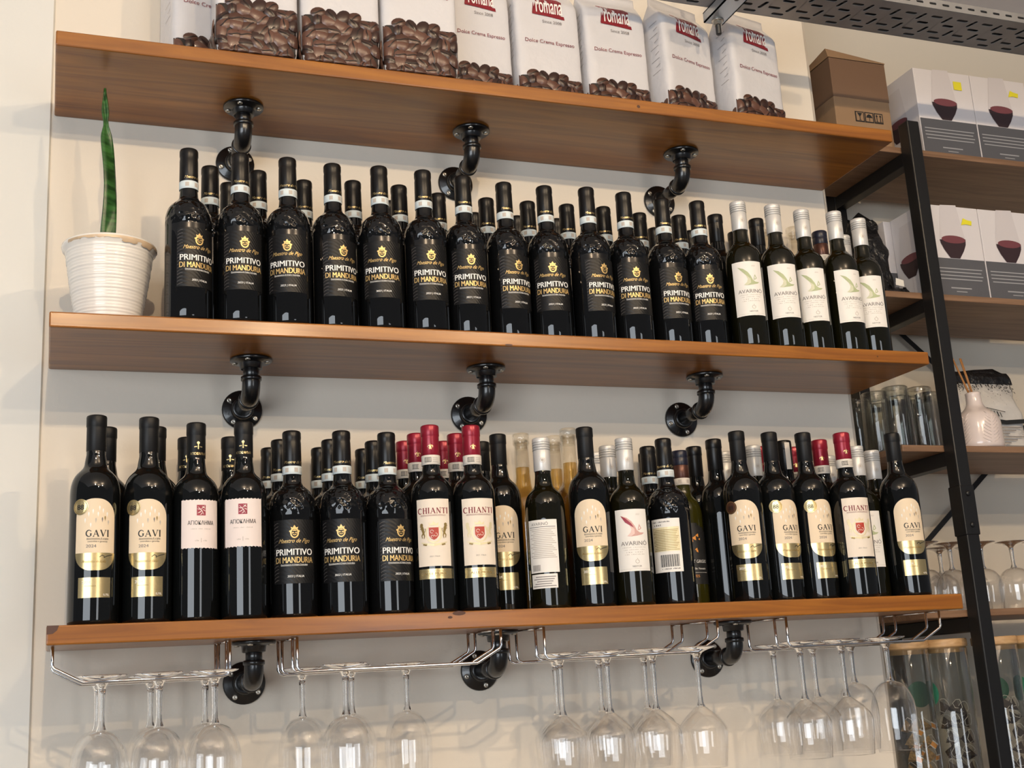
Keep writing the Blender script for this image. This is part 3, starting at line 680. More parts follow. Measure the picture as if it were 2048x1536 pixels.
def place_bottle(kind, variant, x, y, z, delta, label, group, hs=1.0):
    key = (kind, variant)
    if key not in _used: o = _used[key] = BUILD[kind](variant)
    else: o = copy_tree(_used[key])
    face = math.atan2(CAM.y - y, CAM.x - x) + rad(delta)      # direction the label looks
    o.location = (x, y, z); o.rotation_euler = (0, 0, face + PI / 2); o.scale = (1, 1, hs)
    return tag(o, label, 'wine bottle', group)

# type, x, y, label turn, row, variant, description
BOT2 = [
    ('P', 0.2221, -0.2122, 25, 'std', 'black bottle with gold-crested black label, middle shelf front row, first from left', 'black-label bottles in the front row of the middle shelf', 1.000),
    ('P', 0.3044, -0.2122, 9, 'std', 'black bottle with gold-crested black label, middle shelf front row, second from left', 'black-label bottles in the front row of the middle shelf', 1.000),
    ('P', 0.3825, -0.2122, -5, 'std', 'black bottle with gold-crested black label, middle shelf front row, third from left', 'black-label bottles in the front row of the middle shelf', 1.000),
    ('P', 0.4601, -0.2048, 23, 'std', 'black bottle with gold-crested black label, middle shelf front row, fourth from left', 'black-label bottles in the front row of the middle shelf', 1.000),
    ('P', 0.5396, -0.2119, 0, 'std', 'black bottle with gold-crested black label, middle shelf front row, fifth from left', 'black-label bottles in the front row of the middle shelf', 1.000),
    ('P', 0.6176, -0.2122, 13, 'std', 'black bottle with gold-crested black label, middle shelf front row, sixth from left', 'black-label bottles in the front row of the middle shelf', 1.000),
    ('P', 0.6930, -0.2042, 12, 'std', 'black bottle with gold-crested black label, middle shelf front row, seventh from left', 'black-label bottles in the front row of the middle shelf', 1.000),
    ('P', 0.7744, -0.1924, 30, 'std', 'black bottle with gold-crested black label, middle shelf front row, eighth from left', 'black-label bottles in the front row of the middle shelf', 1.000),
    ('P', 0.8526, -0.1931, 9, 'std', 'black bottle with gold-crested black label, middle shelf front row, ninth from left', 'black-label bottles in the front row of the middle shelf', 1.000),
    ('P', 0.9316, -0.2032, 36, 'std', 'black bottle with gold-crested black label, middle shelf front row, tenth from left', 'black-label bottles in the front row of the middle shelf', 1.000),
    ('P', 1.0099, -0.1965, 19, 'std', 'black bottle with gold-crested black label, middle shelf front row, eleventh from left', 'black-label bottles in the front row of the middle shelf', 1.000),
    ('P', 1.0951, -0.1848, 30, 'std', 'black bottle with gold-crested black label, middle shelf front row, twelfth from left', 'black-label bottles in the front row of the middle shelf', 1.000),
    ('P', 1.1692, -0.1874, 17, 'std', 'black bottle with gold-crested black label, middle shelf front row, thirteenth from left', 'black-label bottles in the front row of the middle shelf', 1.000),
    ('V', 1.2444, -0.2110, 10, 'sage', 'white-capped bottle with sage-green bird label on middle shelf, first from left', 'white-label bottles at the right of the middle shelf', 1.000),
    ('V', 1.3204, -0.2117, 12, 'sage', 'white-capped bottle with sage-green bird label on middle shelf, second from left', 'white-label bottles at the right of the middle shelf', 1.000),
    ('V', 1.3929, -0.2007, 8, 'sage', 'white-capped bottle with sage-green bird label on middle shelf, third from left', 'white-label bottles at the right of the middle shelf', 1.000),
    ('V', 1.4652, -0.2051, 28, 'sage', 'white-capped bottle with sage-green bird label on middle shelf, fourth from left', 'white-label bottles at the right of the middle shelf', 1.000),
    ('V', 1.5390, -0.1822, 10, 'sage', 'white-capped bottle with sage-green bird label on middle shelf, fifth from left', 'white-label bottles at the right of the middle shelf', 1.000),
    ('P', 0.2632, -0.1505, 10, 'plain', 'black-capped bottle in the second row of the middle shelf, first from left', 'second row of bottles on the middle shelf', 1.000),
    ('P', 0.3434, -0.1491, 10, 'plain', 'black-capped bottle in the second row of the middle shelf, second from left', 'second row of bottles on the middle shelf', 1.000),
    ('P', 0.4263, -0.1256, 10, 'plain', 'black-capped bottle in the second row of the middle shelf, third from left', 'second row of bottles on the middle shelf', 1.000),
    ('P', 0.5101, -0.1416, 10, 'plain', 'black-capped bottle in the second row of the middle shelf, fourth from left', 'second row of bottles on the middle shelf', 1.000),
    ('P', 0.5943, -0.1397, 10, 'plain', 'black-capped bottle in the second row of the middle shelf, fifth from left', 'second row of bottles on the middle shelf', 1.000),
    ('P', 0.6733, -0.1189, 10, 'plain', 'black-capped bottle in the second row of the middle shelf, sixth from left', 'second row of bottles on the middle shelf', 1.000),
    ('P', 0.7674, -0.1164, 10, 'plain', 'black-capped bottle in the second row of the middle shelf, seventh from left', 'second row of bottles on the middle shelf', 1.000),
    ('P', 0.8489, -0.1175, 10, 'plain', 'black-capped bottle in the second row of the middle shelf, eighth from left', 'second row of bottles on the middle shelf', 1.000),
    ('P', 0.9275, -0.1194, 10, 'plain', 'black-capped bottle in the second row of the middle shelf, ninth from left', 'second row of bottles on the middle shelf', 1.000),
    ('P', 1.0016, -0.1228, 10, 'plain', 'black-capped bottle in the second row of the middle shelf, tenth from left', 'second row of bottles on the middle shelf', 1.000),
    ('P', 1.0852, -0.1078, 10, 'plain', 'black-capped bottle in the second row of the middle shelf, eleventh from left', 'second row of bottles on the middle shelf', 1.000),
    ('P', 1.1686, -0.1131, 10, 'plain', 'black-capped bottle in the second row of the middle shelf, twelfth from left', 'second row of bottles on the middle shelf', 1.000),
    ('B', 1.2508, -0.1137, 0, 'plain', 'black-capped bottle in the second row of the middle shelf, thirteenth from left', 'second row of bottles on the middle shelf', 1.000),
    ('B', 1.3460, -0.1114, 0, 'plain', 'black-capped bottle in the second row of the middle shelf, fourteenth from left', 'second row of bottles on the middle shelf', 1.000),
    ('P', 0.3023, -0.0874, 10, 'plain', 'black-capped bottle in the rearmost row of the middle shelf, first from left', 'rear row of bottles on the middle shelf', 1.000),
    ('P', 0.5967, -0.0655, 10, 'plain', 'black-capped bottle in the rearmost row of the middle shelf, second from left', 'rear row of bottles on the middle shelf', 1.000),
    ('P', 0.7684, -0.0422, 10, 'plain', 'black-capped bottle in the rearmost row of the middle shelf, third from left', 'rear row of bottles on the middle shelf', 1.000),
    ('P', 0.8549, -0.0435, 10, 'plain', 'black-capped bottle in the rearmost row of the middle shelf, fourth from left', 'rear row of bottles on the middle shelf', 1.000),
    ('P', 0.9361, -0.0457, 10, 'plain', 'black-capped bottle in the rearmost row of the middle shelf, fifth from left', 'rear row of bottles on the middle shelf', 1.000),
    ('P', 1.1518, -0.0408, 10, 'plain', 'black-capped bottle in the rearmost row of the middle shelf, sixth from left', 'rear row of bottles on the middle shelf', 1.000),
    ('P', 1.2329, -0.0408, 10, 'plain', 'black-capped bottle in the rearmost row of the middle shelf, seventh from left', 'rear row of bottles on the middle shelf', 1.000),
    ('B', 1.3407, -0.0365, 0, 'plain', 'black-capped bottle in the rearmost row of the middle shelf, eighth from left', 'rear row of bottles on the middle shelf', 1.000),
    ('K', 1.4094, -0.0413, 0, 'std', 'clear glass-stoppered bottle at the back of the middle shelf, left of two', 'rear row of bottles on the middle shelf', 1.000),
    ('K', 1.4814, -0.0385, 0, 'std', 'clear glass-stoppered bottle at the back of the middle shelf, right of two', 'rear row of bottles on the middle shelf', 1.000),
    ('N', 1.4997, -0.1036, 0, 'plain', 'navy-capped bottle with copper neck foil behind the white-capped bottles, middle shelf', 'rear row of bottles on the middle shelf', 1.000),
    ('V', 1.5658, -0.0907, 0, 'plain', 'pale-capped bottle at the right rear corner of the middle shelf', 'rear row of bottles on the middle shelf', 1.000),
]
BOT3 = [
    ('G', 0.0893, -0.2044, 3, 'medal', 'bottle with cream arched label and gold medal, leftmost on bottom shelf', 'front row of bottles on the bottom shelf', 1.000),
    ('G', 0.1661, -0.1975, 0, 'medal', 'bottle with cream arched label and gold medal, second from left on bottom shelf', 'front row of bottles on the bottom shelf', 1.000),
    ('A', 0.2370, -0.1958, 13, 'std', 'bottle with deckle-edged pink Greek label, left of the two on bottom shelf', 'front row of bottles on the bottom shelf', 1.000),
    ('A', 0.3080, -0.2093, -3, 'std', 'bottle with deckle-edged pink Greek label, right of the two on bottom shelf', 'front row of bottles on the bottom shelf', 1.000),
    ('P', 0.3870, -0.1888, 2, 'std', 'black bottle with gold-crested black label on bottom shelf, left of three', 'front row of bottles on the bottom shelf', 1.000),
    ('P', 0.4662, -0.1961, -7, 'std', 'black bottle with gold-crested black label on bottom shelf, middle of three', 'front row of bottles on the bottom shelf', 1.000),
    ('P', 0.5430, -0.1891, 28, 'std', 'black bottle with gold-crested black label on bottom shelf, right of three', 'front row of bottles on the bottom shelf', 1.000),
    ('C', 0.6144, -0.2011, 0, 'std', 'red-capsuled bottle with heraldic lion label on bottom shelf, leftmost of three', 'front row of bottles on the bottom shelf', 1.000),
    ('C', 0.6849, -0.2056, 11, 'light', 'red-capsuled bottle with heraldic lion label on bottom shelf, middle of three', 'front row of bottles on the bottom shelf', 1.000),
    ('G', 0.7661, -0.1118, 2, 'std', 'bottle with cream arched label set back beside the second red-capsuled bottle', 'front row of bottles on the bottom shelf', 1.000),
    ('V', 0.8188, -0.1840, -13, 'back', 'white-capped bottle turned to show its printed back label and sticker', 'front row of bottles on the bottom shelf', 1.000),
    ('G', 0.9012, -0.1858, 0, 'std', 'bottle with cream arched label between back-turned bottle and rose bird label', 'front row of bottles on the bottom shelf', 1.000),
    ('V', 0.9712, -0.1948, 5, 'rose', 'white-capped bottle with rose-coloured bird on white label', 'front row of bottles on the bottom shelf', 1.000),
    ('P', 1.0581, -0.1771, -16, 'back', 'black-capped bottle turned to show its gold-panelled barcode back label', 'front row of bottles on the bottom shelf', 1.000),
    ('B', 1.2006, -0.1083, 0, 'plain', 'plain black bottle standing left of the dark-medal cream-label bottle', 'rear rows of bottles on the bottom shelf', 1.020),
    ('G', 1.2111, -0.1764, -2, 'dark', 'bottle with cream arched label and dark brown medal on bottom shelf', 'front row of bottles on the bottom shelf', 1.000),
    ('G', 1.2832, -0.1720, 34, 'medal', 'bottle with cream label turned right, gold medal, left of two together', 'front row of bottles on the bottom shelf', 1.000),
    ('G', 1.3553, -0.1741, 36, 'medal', 'bottle with cream label turned right, gold medal, right of two together', 'front row of bottles on the bottom shelf', 1.000),
    ('C', 1.4203, -0.2037, 24, 'light', 'red-capsuled bottle with heraldic lion label, rightmost of three on bottom shelf', 'front row of bottles on the bottom shelf', 1.000),
    ('V', 1.4878, -0.1496, 8, 'sage', 'white-capped bottle with sage bird label, between last red capsule and end bottle', 'front row of bottles on the bottom shelf', 1.000),
    ('G', 1.5481, -0.1863, 24, 'std', 'bottle with cream arched label, rightmost on the bottom shelf', 'front row of bottles on the bottom shelf', 1.000),
    ('G', 0.1083, -0.1160, 0, 'plain', 'black-capped bottle directly behind the leftmost bottle of the bottom shelf', 'rear rows of bottles on the bottom shelf', 1.000),
    ('G', 0.1831, -0.1257, 0, 'plain', 'black-capped bottle directly behind the second bottle of the bottom shelf', 'rear rows of bottles on the bottom shelf', 1.000),
    ('A', 0.2346, -0.0770, 0, 'plain', 'black-capped bottle behind the left pink-label bottle', 'rear rows of bottles on the bottom shelf', 1.000),
    ('A', 0.3037, -0.0855, 0, 'plain', 'black-capped bottle behind the right pink-label bottle', 'rear rows of bottles on the bottom shelf', 1.000),
    ('G', 0.7603, -0.0398, 0, 'plain', 'black-capped bottle at the back behind the second lion-label bottle', 'rear rows of bottles on the bottom shelf', 1.000),
    ('P', 0.3808, -0.1148, 5, 'plain', 'black-capped bottle in the second row behind the left black-label bottle, bottom shelf', 'rear rows of bottles on the bottom shelf', 1.000),
    ('P', 0.3757, -0.0408, 5, 'plain', 'black-capped bottle in the third row behind the left black-label bottle, bottom shelf', 'rear rows of bottles on the bottom shelf', 1.000),
    ('P', 0.4635, -0.1220, 5, 'plain', 'black-capped bottle in the second row behind the middle black-label bottle, bottom shelf', 'rear rows of bottles on the bottom shelf', 1.000),
    ('P', 0.4607, -0.0478, 5, 'plain', 'black-capped bottle in the third row behind the middle black-label bottle, bottom shelf', 'rear rows of bottles on the bottom shelf', 1.000),
    ('P', 0.5396, -0.1150, 5, 'plain', 'black-capped bottle in the second row behind the right black-label bottle, bottom shelf', 'rear rows of bottles on the bottom shelf', 1.000),
    ('P', 0.5398, -0.0408, 5, 'plain', 'black-capped bottle in the third row behind the right black-label bottle, bottom shelf', 'rear rows of bottles on the bottom shelf', 1.000),
    ('P', 1.0647, -0.1004, 5, 'plain', 'black-capped bottle with pale neck strip behind the gold-panelled back label', 'rear rows of bottles on the bottom shelf', 1.000),
    ('C', 0.6105, -0.1306, 10, 'plain', 'red-capsuled bottle directly behind the leftmost lion-label bottle, bottom shelf', 'rear rows of bottles on the bottom shelf', 1.000),
    ('C', 0.6096, -0.0600, 10, 'plain', 'red-capsuled bottle two behind the leftmost lion-label bottle, bottom shelf', 'rear rows of bottles on the bottom shelf', 1.000),
    ('C', 0.6810, -0.1345, 10, 'plain', 'red-capsuled bottle directly behind the middle lion-label bottle, bottom shelf', 'rear rows of bottles on the bottom shelf', 1.000),
    ('C', 0.6801, -0.0639, 10, 'plain', 'red-capsuled bottle two behind the middle lion-label bottle, bottom shelf', 'rear rows of bottles on the bottom shelf', 1.000),
    ('C', 1.3406, -0.0390, 10, 'plain', 'red capsule at the back, left of the one above the gold medals', 'rear rows of bottles on the bottom shelf', 1.010),
    ('C', 1.4186, -0.1331, 10, 'plain', 'red-capsuled bottle directly behind the rightmost lion-label bottle', 'rear rows of bottles on the bottom shelf', 1.000),
    ('C', 1.4100, -0.0555, 10, 'plain', 'red capsule at the back between the two gold-medal bottles', 'rear rows of bottles on the bottom shelf', 1.000),
    ('K', 0.8291, -0.0621, 0, 'std', 'clear glass-stoppered bottle of amber wine, leftmost of three', 'rear rows of bottles on the bottom shelf', 1.000),
    ('K', 0.9007, -0.0454, 0, 'std', 'clear glass-stoppered bottle of amber wine, middle and shortest of three', 'rear rows of bottles on the bottom shelf', 1.000),
    ('K', 0.9002, -0.1150, 0, 'std', 'clear glass-stoppered bottle of amber wine, rightmost of three', 'rear rows of bottles on the bottom shelf', 1.000),
    ('V', 0.9731, -0.1207, 10, 'plain', 'silver-capped bottle behind the rose bird label bottle, nearer of two', 'rear rows of bottles on the bottom shelf', 1.000),
    ('V', 0.9809, -0.0521, 10, 'plain', 'silver-capped bottle behind the rose bird label bottle, farther of two', 'rear rows of bottles on the bottom shelf', 1.000),
    ('V', 1.2892, -0.1016, 10, 'plain', 'silver-capped bottle just right of the dark-medal bottle neck', 'rear rows of bottles on the bottom shelf', 1.027),
    ('V', 1.2620, -0.0382, 10, 'plain', 'silver-capped bottle just left of the dark-medal bottle neck', 'rear rows of bottles on the bottom shelf', 1.024),
    ('V', 1.4973, -0.0428, 10, 'plain', 'silver-capped bottle at the back left of the rightmost red capsule', 'rear rows of bottles on the bottom shelf', 1.000),
    ('V', 1.5550, -0.1084, 10, 'plain', 'silver-capped bottle behind and left of the rightmost bottle', 'rear rows of bottles on the bottom shelf', 1.000),
    ('B', 1.0931, -0.0365, 0, 'plain', 'black-capped bottle at the back right of the rose bird bottle', 'rear rows of bottles on the bottom shelf', 0.974),
    ('B', 1.1936, -0.0430, 0, 'plain', 'black-capped bottle at the back beside the navy screw cap', 'rear rows of bottles on the bottom shelf', 1.013),
    ('B', 1.3564, -0.1052, 0, 'strip', 'black-capped bottle with white strip on its capsule, between gold-medal bottles', 'rear rows of bottles on the bottom shelf', 1.020),
    ('N', 1.1405, -0.0818, 22, 'std', 'olive-green bottle with navy cap, copper foil and black orange-print label', 'front row of bottles on the bottom shelf', 1.000),
]
for i_, x_, y_, d_, v_, lab_, grp_, h_ in BOT2:
    place_bottle(i_, v_, x_, y_, ZT[1] + TILT[1] * (1 + y_ / D), d_, lab_, grp_, h_)
for i_, x_, y_, d_, v_, lab_, grp_, h_ in BOT3:
    place_bottle(i_, v_, x_, y_, ZT[2] + TILT[2] * (1 + y_ / D), d_, lab_, grp_, h_)
# ---------------------------------------------------------------- coffee bags on the top shelf
def bag_proto(kind):
    """origin bottom centre; front faces -Y; kind 'plain' has logo, kind 'front' too"""
    w, d, h = .142, .080, .300
    t = thing('coffee_bag', '', 'coffee bag')
    def section(v):                       # half width, half depth, depth shift at height v
        k = v / h; bul = 1 + .05 * math.sin(PI * min(k, .8) / .8)
        hw = w / 2 * (1 - .03 * max(0, k - .7) / .3) * (1 - .05 * max(0, .08 - k) / .08)
        hd = d / 2 * bul
        if k > .80: hd *= max(.06, 1 - ((k - .80) / .15) ** 1.2) if k < .95 else .06
        return hw, hd
    nv, n = 34, 48; vs_ = []; f = []
    for i in range(nv + 1):
        v = h * i / nv; hw, hd = section(v); e = .22
        for k in range(n):
            a = 2 * PI * k / n; cx, cy = math.cos(a), math.sin(a)
            x = hw * (abs(cx) ** e) * (1 if cx >= 0 else -1); y = hd * (abs(cy) ** e) * (1 if cy >= 0 else -1)
            wr = .0010 * math.sin(x * 60 + v * 37) * math.sin(v * 55 + x * 23) * (1 if v > .1 else .3)
            vs_.append((x, y + wr * (1 if abs(y) > hd * .8 else 0), v))
    for i in range(nv):
        for k in range(n): f.append((i * n + k, i * n + (k + 1) % n, (i + 1) * n + (k + 1) % n, (i + 1) * n + k))
    f.append(tuple(reversed(range(n)))); f.append(tuple(range(nv * n, nv * n + n)))
    obj('bag_body', MB().add(vs_, f), M['bag'], t)
    def front(u, v, lay):
        hw, hd = section(max(v, .0)); x = u
        q = min(1, abs(u) / hw); yy = hd * (max(0, 1 - q ** (2 / .22))) ** (.11)
        wr = .0010 * math.sin(x * 60 + v * 37) * math.sin(v * 55 + x * 23) * (1 if v > .1 else .3)
        return (u, -yy + wr - .0014 - .0005 * lay, max(v, .0004))
    def left(u, v, lay):
        hw, hd = section(max(v, 0)); return (-hw - .0007 - .0004 * lay, u, max(v, .0012))
    rnd = random.Random(3)
    def beans(fn, u0, u1, top, seed):
        """roasted beans printed round the foot of the bag, slightly embossed"""
        mb = MB(); rnd = random.Random(seed)
        bgp = []; nn = 22
        for i in range(nn):
            a = u0 + (u1 - u0) * i / nn; b_ = u0 + (u1 - u0) * (i + 1) / nn
            for z0, z1 in (((0, .02), (.02, .045), (.045, .07), (.07, top - .016)) if fn is front else ((0, .012), (.012, .022))):
                mb.add([fn(a, z0, 0), fn(b_, z0, 0), fn(b_, z1, 0), fn(a, z1, 0)], [(0, 1, 2, 3)], 0)
        lay = 1; z = .004
        while z < top:
            u = u0 + rnd.uniform(.002, .012)
            while u < u1 - .004:
                rx = rnd.uniform(.0120, .0175); ry = rx * rnd.uniform(.68, .82); a = rnd.uniform(0, PI); ca, sa = math.cos(a), math.sin(a)
                cu, cv = u + rnd.uniform(-.003, .003), z + rnd.uniform(-.004, .004)
                if cv > top - .004 or (cv > top - .02 and rnd.random() < .12): u += rnd.uniform(.016, .020); continue
                m = rnd.choice([1, 1, 2, 2, 3]); N = 14; P = []
                base = rnd.uniform(0, .0012)
                for rr, up in ((1, 0), (.72, .0018), (.35, .0028)):
                    for k in range(N):
                        tt = 2 * PI * k / N; px, py = rx * rr * math.cos(tt), ry * rr * math.sin(tt)
                        uu = min(max(cu + px * ca - py * sa, u0), u1); p3 = Vector(fn(uu, max(cv + px * sa + py * ca, .001), 1))
                        nrm = Vector((0, -1, 0)) if fn is front else Vector((-1, 0, 0)); P.append(p3 + nrm * (up + base))
                P.append(P[2 * N] * .5 + P[2 * N + N // 2] * .5 + (Vector((0, -1, 0)) if fn is front else Vector((-1, 0, 0))) * .0004)
                F = [(r * N + k, r * N + (k + 1) % N, (r + 1) * N + (k + 1) % N, (r + 1) * N + k) for r in range(2) for k in range(N)] + [(2 * N + k, 2 * N + (k + 1) % N, 3 * N) for k in range(N)]
                mb.add(P, F, m)
                if rnd.random() < .62:    # centre cut
                    S = []
                    for q in range(7):
                        s = -1 + q / 3; px = rx * .86 * s; py = ry * .22 * math.sin(s * 2.4); uu = min(max(cu + px * ca - py * sa, u0), u1)
                        wv = .0011 * (1 - .6 * s * s); hgt = .0035 * (1 - .75 * s * s) + base + .0005
                        for sg in (-1, 1):
                            p3 = Vector(fn(min(max(uu - sa * wv * sg, u0), u1), max(cv + px * sa + py * ca + ca * wv * sg, .001), 1)); S.append(p3 + (Vector((0, -1, 0)) if fn is front else Vector((-1, 0, 0))) * hgt)
                    mb.add(S, [(2 * q, 2 * q + 1, 2 * q + 3, 2 * q + 2) for q in range(6)], 0)
                u += rnd.uniform(.0175, .0235)
            z += .0145
        return mb
    bm_ = [M['bean_bg'], M['bean1'], M['bean2'], M['bean3']]
    obj('bean_print', beans(front, -w / 2 + .0012, w / 2 - .0012, .104, 5), bm_, t)
    obj('side_bean_print', beans(left, -d / 2 + .004, d / 2 - .002, .058, 9), bm_, t)
    p = Print(); lz = .213
    p.poly([(-.034, lz), (.037, lz - .005), (.034, lz + .036), (.026, lz + .043), (-.001, lz + .043), (-.036, lz + .046)], 'logo', 0)
    p.text('romana', .0025, lz + .0045, .0510, 'white_ink', 1, 0, .006, width=.058)
    p.text('CAFFÉ', -.020, lz + .0375, .0062, 'white_ink', 1, 0, .01)
    put_print('logo_print', p, front, t); p = Print()
    p.text('Since 2008', .008, lz - .017, .0090, 'ink_soft', 0, 0, .0, 1.1)
    put_print('since_print', p, front, t); p = Print()
    p.text('Dolce Crema Espresso', 0, lz - .062, .0108, 'ink_red', 0, 0, .0, width=.108)
    put_print('name_print', p, front, t)
    p = Print()
    for k in range(9):
        zz = .125 + k * .0135; p.stroke([(-.022, zz + (.004)), (-.022 + (.024 if k % 2 == 0 else .012), zz)], .0008, 'ink_soft')
    put_print('side_scale_print', p, lambda u, v, l: left(u, v, l), t)
    return t
bagp = bag_proto('a')
BAGS = [(.3300, -.2085, -1, .975, 'coffee bag with large bean print at the shelf edge, leftmost of three front bags'), (.4735, -.2085, -1, .970, 'coffee bag with large bean print at the shelf edge, middle of three front bags'), (.6160, -.2085, -1, .970, 'coffee bag with large bean print at the shelf edge, rightmost of three front bags'),
        (.762, -.112, 4, .90, 'white coffee bag set back beside the front three, leftmost with printed text'), (.902, -.112, 2, .955, 'white coffee bag with maroon logo cut off by the frame, second with text'), (1.047, -.112, 2, .955, 'white coffee bag with maroon logo and creased front, third with text'), (1.200, -.112, 16, .955, 'white coffee bag turned to show its scale side, under the bolted strut'), (1.358, -.112, 13, .955, 'white coffee bag nearest the cardboard box, rightmost with maroon logo'),
        (.262, -.080, 14, 1.0, 'white coffee bag standing behind, leftmost of all the bags')]
for i, (x, y, rz, s, lab) in enumerate(BAGS):
    o = bagp if i == 0 else copy_tree(bagp)
    o.location = (x, y, ZT[0] + TILT[0] * (1 + y / D) + .0004); o.rotation_euler = (0, 0, rad(rz)); o.scale = (s, s, 1.0 if i > 2 else 1.0)
    for ch in o.children:
        if i > 2 and ch.name.startswith('bean_print'): ch.scale = (1, 1, .90)
    tag(o, lab, 'coffee bag', 'coffee bean bags on the top shelf')

# ---------------------------------------------------------------- potted plant
pot = thing('potted_plant', 'single-leaf snake plant in a ribbed white ceramic pot on the middle shelf', 'plant', (.1045, -.150, ZT[1] + TILT[1] * .4)); pot.scale = (.92, .92, .94)
prof = [(.0005, .001), (.046, 0), (.0495, .003)]
for k in range(24):
    z = .006 + k * .0055; r = .0505 + .0255 * (z / .150) ** .80 + .0003 * math.sin(k * 1.9 + .5); prof += [(r, z), (r + .0003, z + .0022), (r - .0001, z + .0044)]
prof += [(.0785, .141), (.0800, .146), (.0795, .150), (.0765, .1515), (.0735, .149), (.0720, .130), (.0700, .118)]
obj('pot', MB().lathe(prof, 56), M['ceramic'], pot)
e = MB(); n = 72; V = []; F = []
for k in range(n + 1):      # run of raw glaze under the rim on the right-hand front
    a = rad(-150 + 150 * k / n); dr = .005 + .007 * (.5 + .5 * math.sin(k * .13 + 2)) * (k / n) + .0016 * math.sin(k * .37) + .001 * math.sin(k * .91)
    for q, zz in enumerate((.1470, .1470 - dr * .5, .1470 - dr)):
        rr = .0505 + .0255 * (min(zz, .150) / .150) ** .80 + .0018 if zz < .1415 else .0803; V.append((rr * math.cos(a), rr * math.sin(a), zz))
for k in range(n):
    for q in range(2): F.append((3 * k + q, 3 * k + q + 1, 3 * k + q + 4, 3 * k + q + 3))
obj('glaze_run', e.add(V, F), M['glaze_edge'], pot)
obj('soil', MB().lathe([(.0005, .128), (.04, .1285), (.0715, .127)], 32), M['soil'], pot)
V = []; F = []; n = 40
for i in range(n + 1):
    s = i / n; z = .126 + s * .319
    wdt = .0145 * (min(1, .80 + .5 * s) if s < .45 else max(.03, 1.03 * (1 - ((s - .45) / .55) ** 1.9))) * (1 - .62 * math.exp(-((s - .79) / .055) ** 2))
    cx = -.0060 - .0030 * s + .0060 * math.sin(s * 5.2 - .3) * (1 - .2 * s); tw = .25 + 1.15 * math.sin(s * 5.0 - .8)
    for q in (-1, -.5, 0, .5, 1):
        a = q * wdt; bow = .0045 * (1 - q * q)
        V.append((cx + a * math.cos(tw * .6) + bow * math.sin(tw * .6), -.012 + a * math.sin(tw * .6) + bow * math.cos(tw * .6), z))
for i in range(n):
    for q in range(4): F.append((i * 5 + q, i * 5 + q + 1, (i + 1) * 5 + q + 1, (i + 1) * 5 + q))
lf = obj('leaf', MB().add(V, F), M['leaf'], pot)
md = lf.modifiers.new('thick', 'SOLIDIFY'); md.thickness = .0024; md.offset = 0

# ---------------------------------------------------------------- chrome stemware racks under the bottom shelf
WY = [-.230, -.192, -.099, -.061]; ZR = 1.5945
def zbot(y): return ZB[2] + TILT[2] * y / D
def wire_pts(x0, x1, y, flip):
    """straight drop at one end, flared slant at the other"""
    zt_ = zbot(y) - .001
    P = [(x0, y, zt_), (x0, y, ZR + .008), (x0 + .003, y, ZR + .002), (x0 + .009, y, ZR), (x1 - .042, y, ZR), (x1 - .038, y, ZR + .002), (x1 - .003, y, ZR + .021), (x1, y, ZR + .026), (x1, y, zt_)]
    return P
def rack(x0, x1, flip, lab):
    xs, xe = x0, x1
    t = thing('stemware_rack', lab, 'glass rack', ((x0 + x1) / 2, -.145, ZR), 0, 'chrome glass racks under the bottom shelf'); ox, oy, oz = t.location
    for y in WY:
        P = wire_pts(x0, x1, y, flip)
        if flip: P = [(x0 + x1 - a, b_, c_) for a, b_, c_ in P]
        obj('wire', MB().tube([(a - ox, b_ - oy, c_ - oz) for a, b_, c_ in P], .0024, 8), M['chrome'], t)
    for a, b_ in ((0, 1), (2, 3)):       # closed end joining the two rails of a slot, and ties lying against the board
        xc = x1 - .0 if flip else x0
        for q in (0, 1):
            xq = (x0, x1)[q]; obj('tie', MB().tube([(xq - ox, WY[a] - oy, zbot(WY[a]) - .0022 - oz), (xq - ox, WY[b_] - oy, zbot(WY[b_]) - .0022 - oz)], .0017, 8), M['chrome'], t)
        xq = (x0 + .012) if not flip else (x1 - .012)
    xq = x1 - .001 if flip else x0 + .001
    for q in ((x0, x1)): obj('tie', MB().tube([(q - ox, WY[1] - oy, zbot(WY[1]) - .0022 - oz), (q - ox, WY[2] - oy, zbot(WY[2]) - .0022 - oz)], .0017, 8), M['chrome'], t)
    return t
rack(.036, .283, True, 'chrome wire glass rack under the bottom shelf, leftmost of four')
rack(.383, .710, False, 'chrome wire glass rack under the bottom shelf, second from left')
rack(.7845, 1.104, False, 'chrome wire glass rack under the bottom shelf, third from left')
rack(1.2405, 1.567, False, 'chrome wire glass rack under the bottom shelf, rightmost of four')

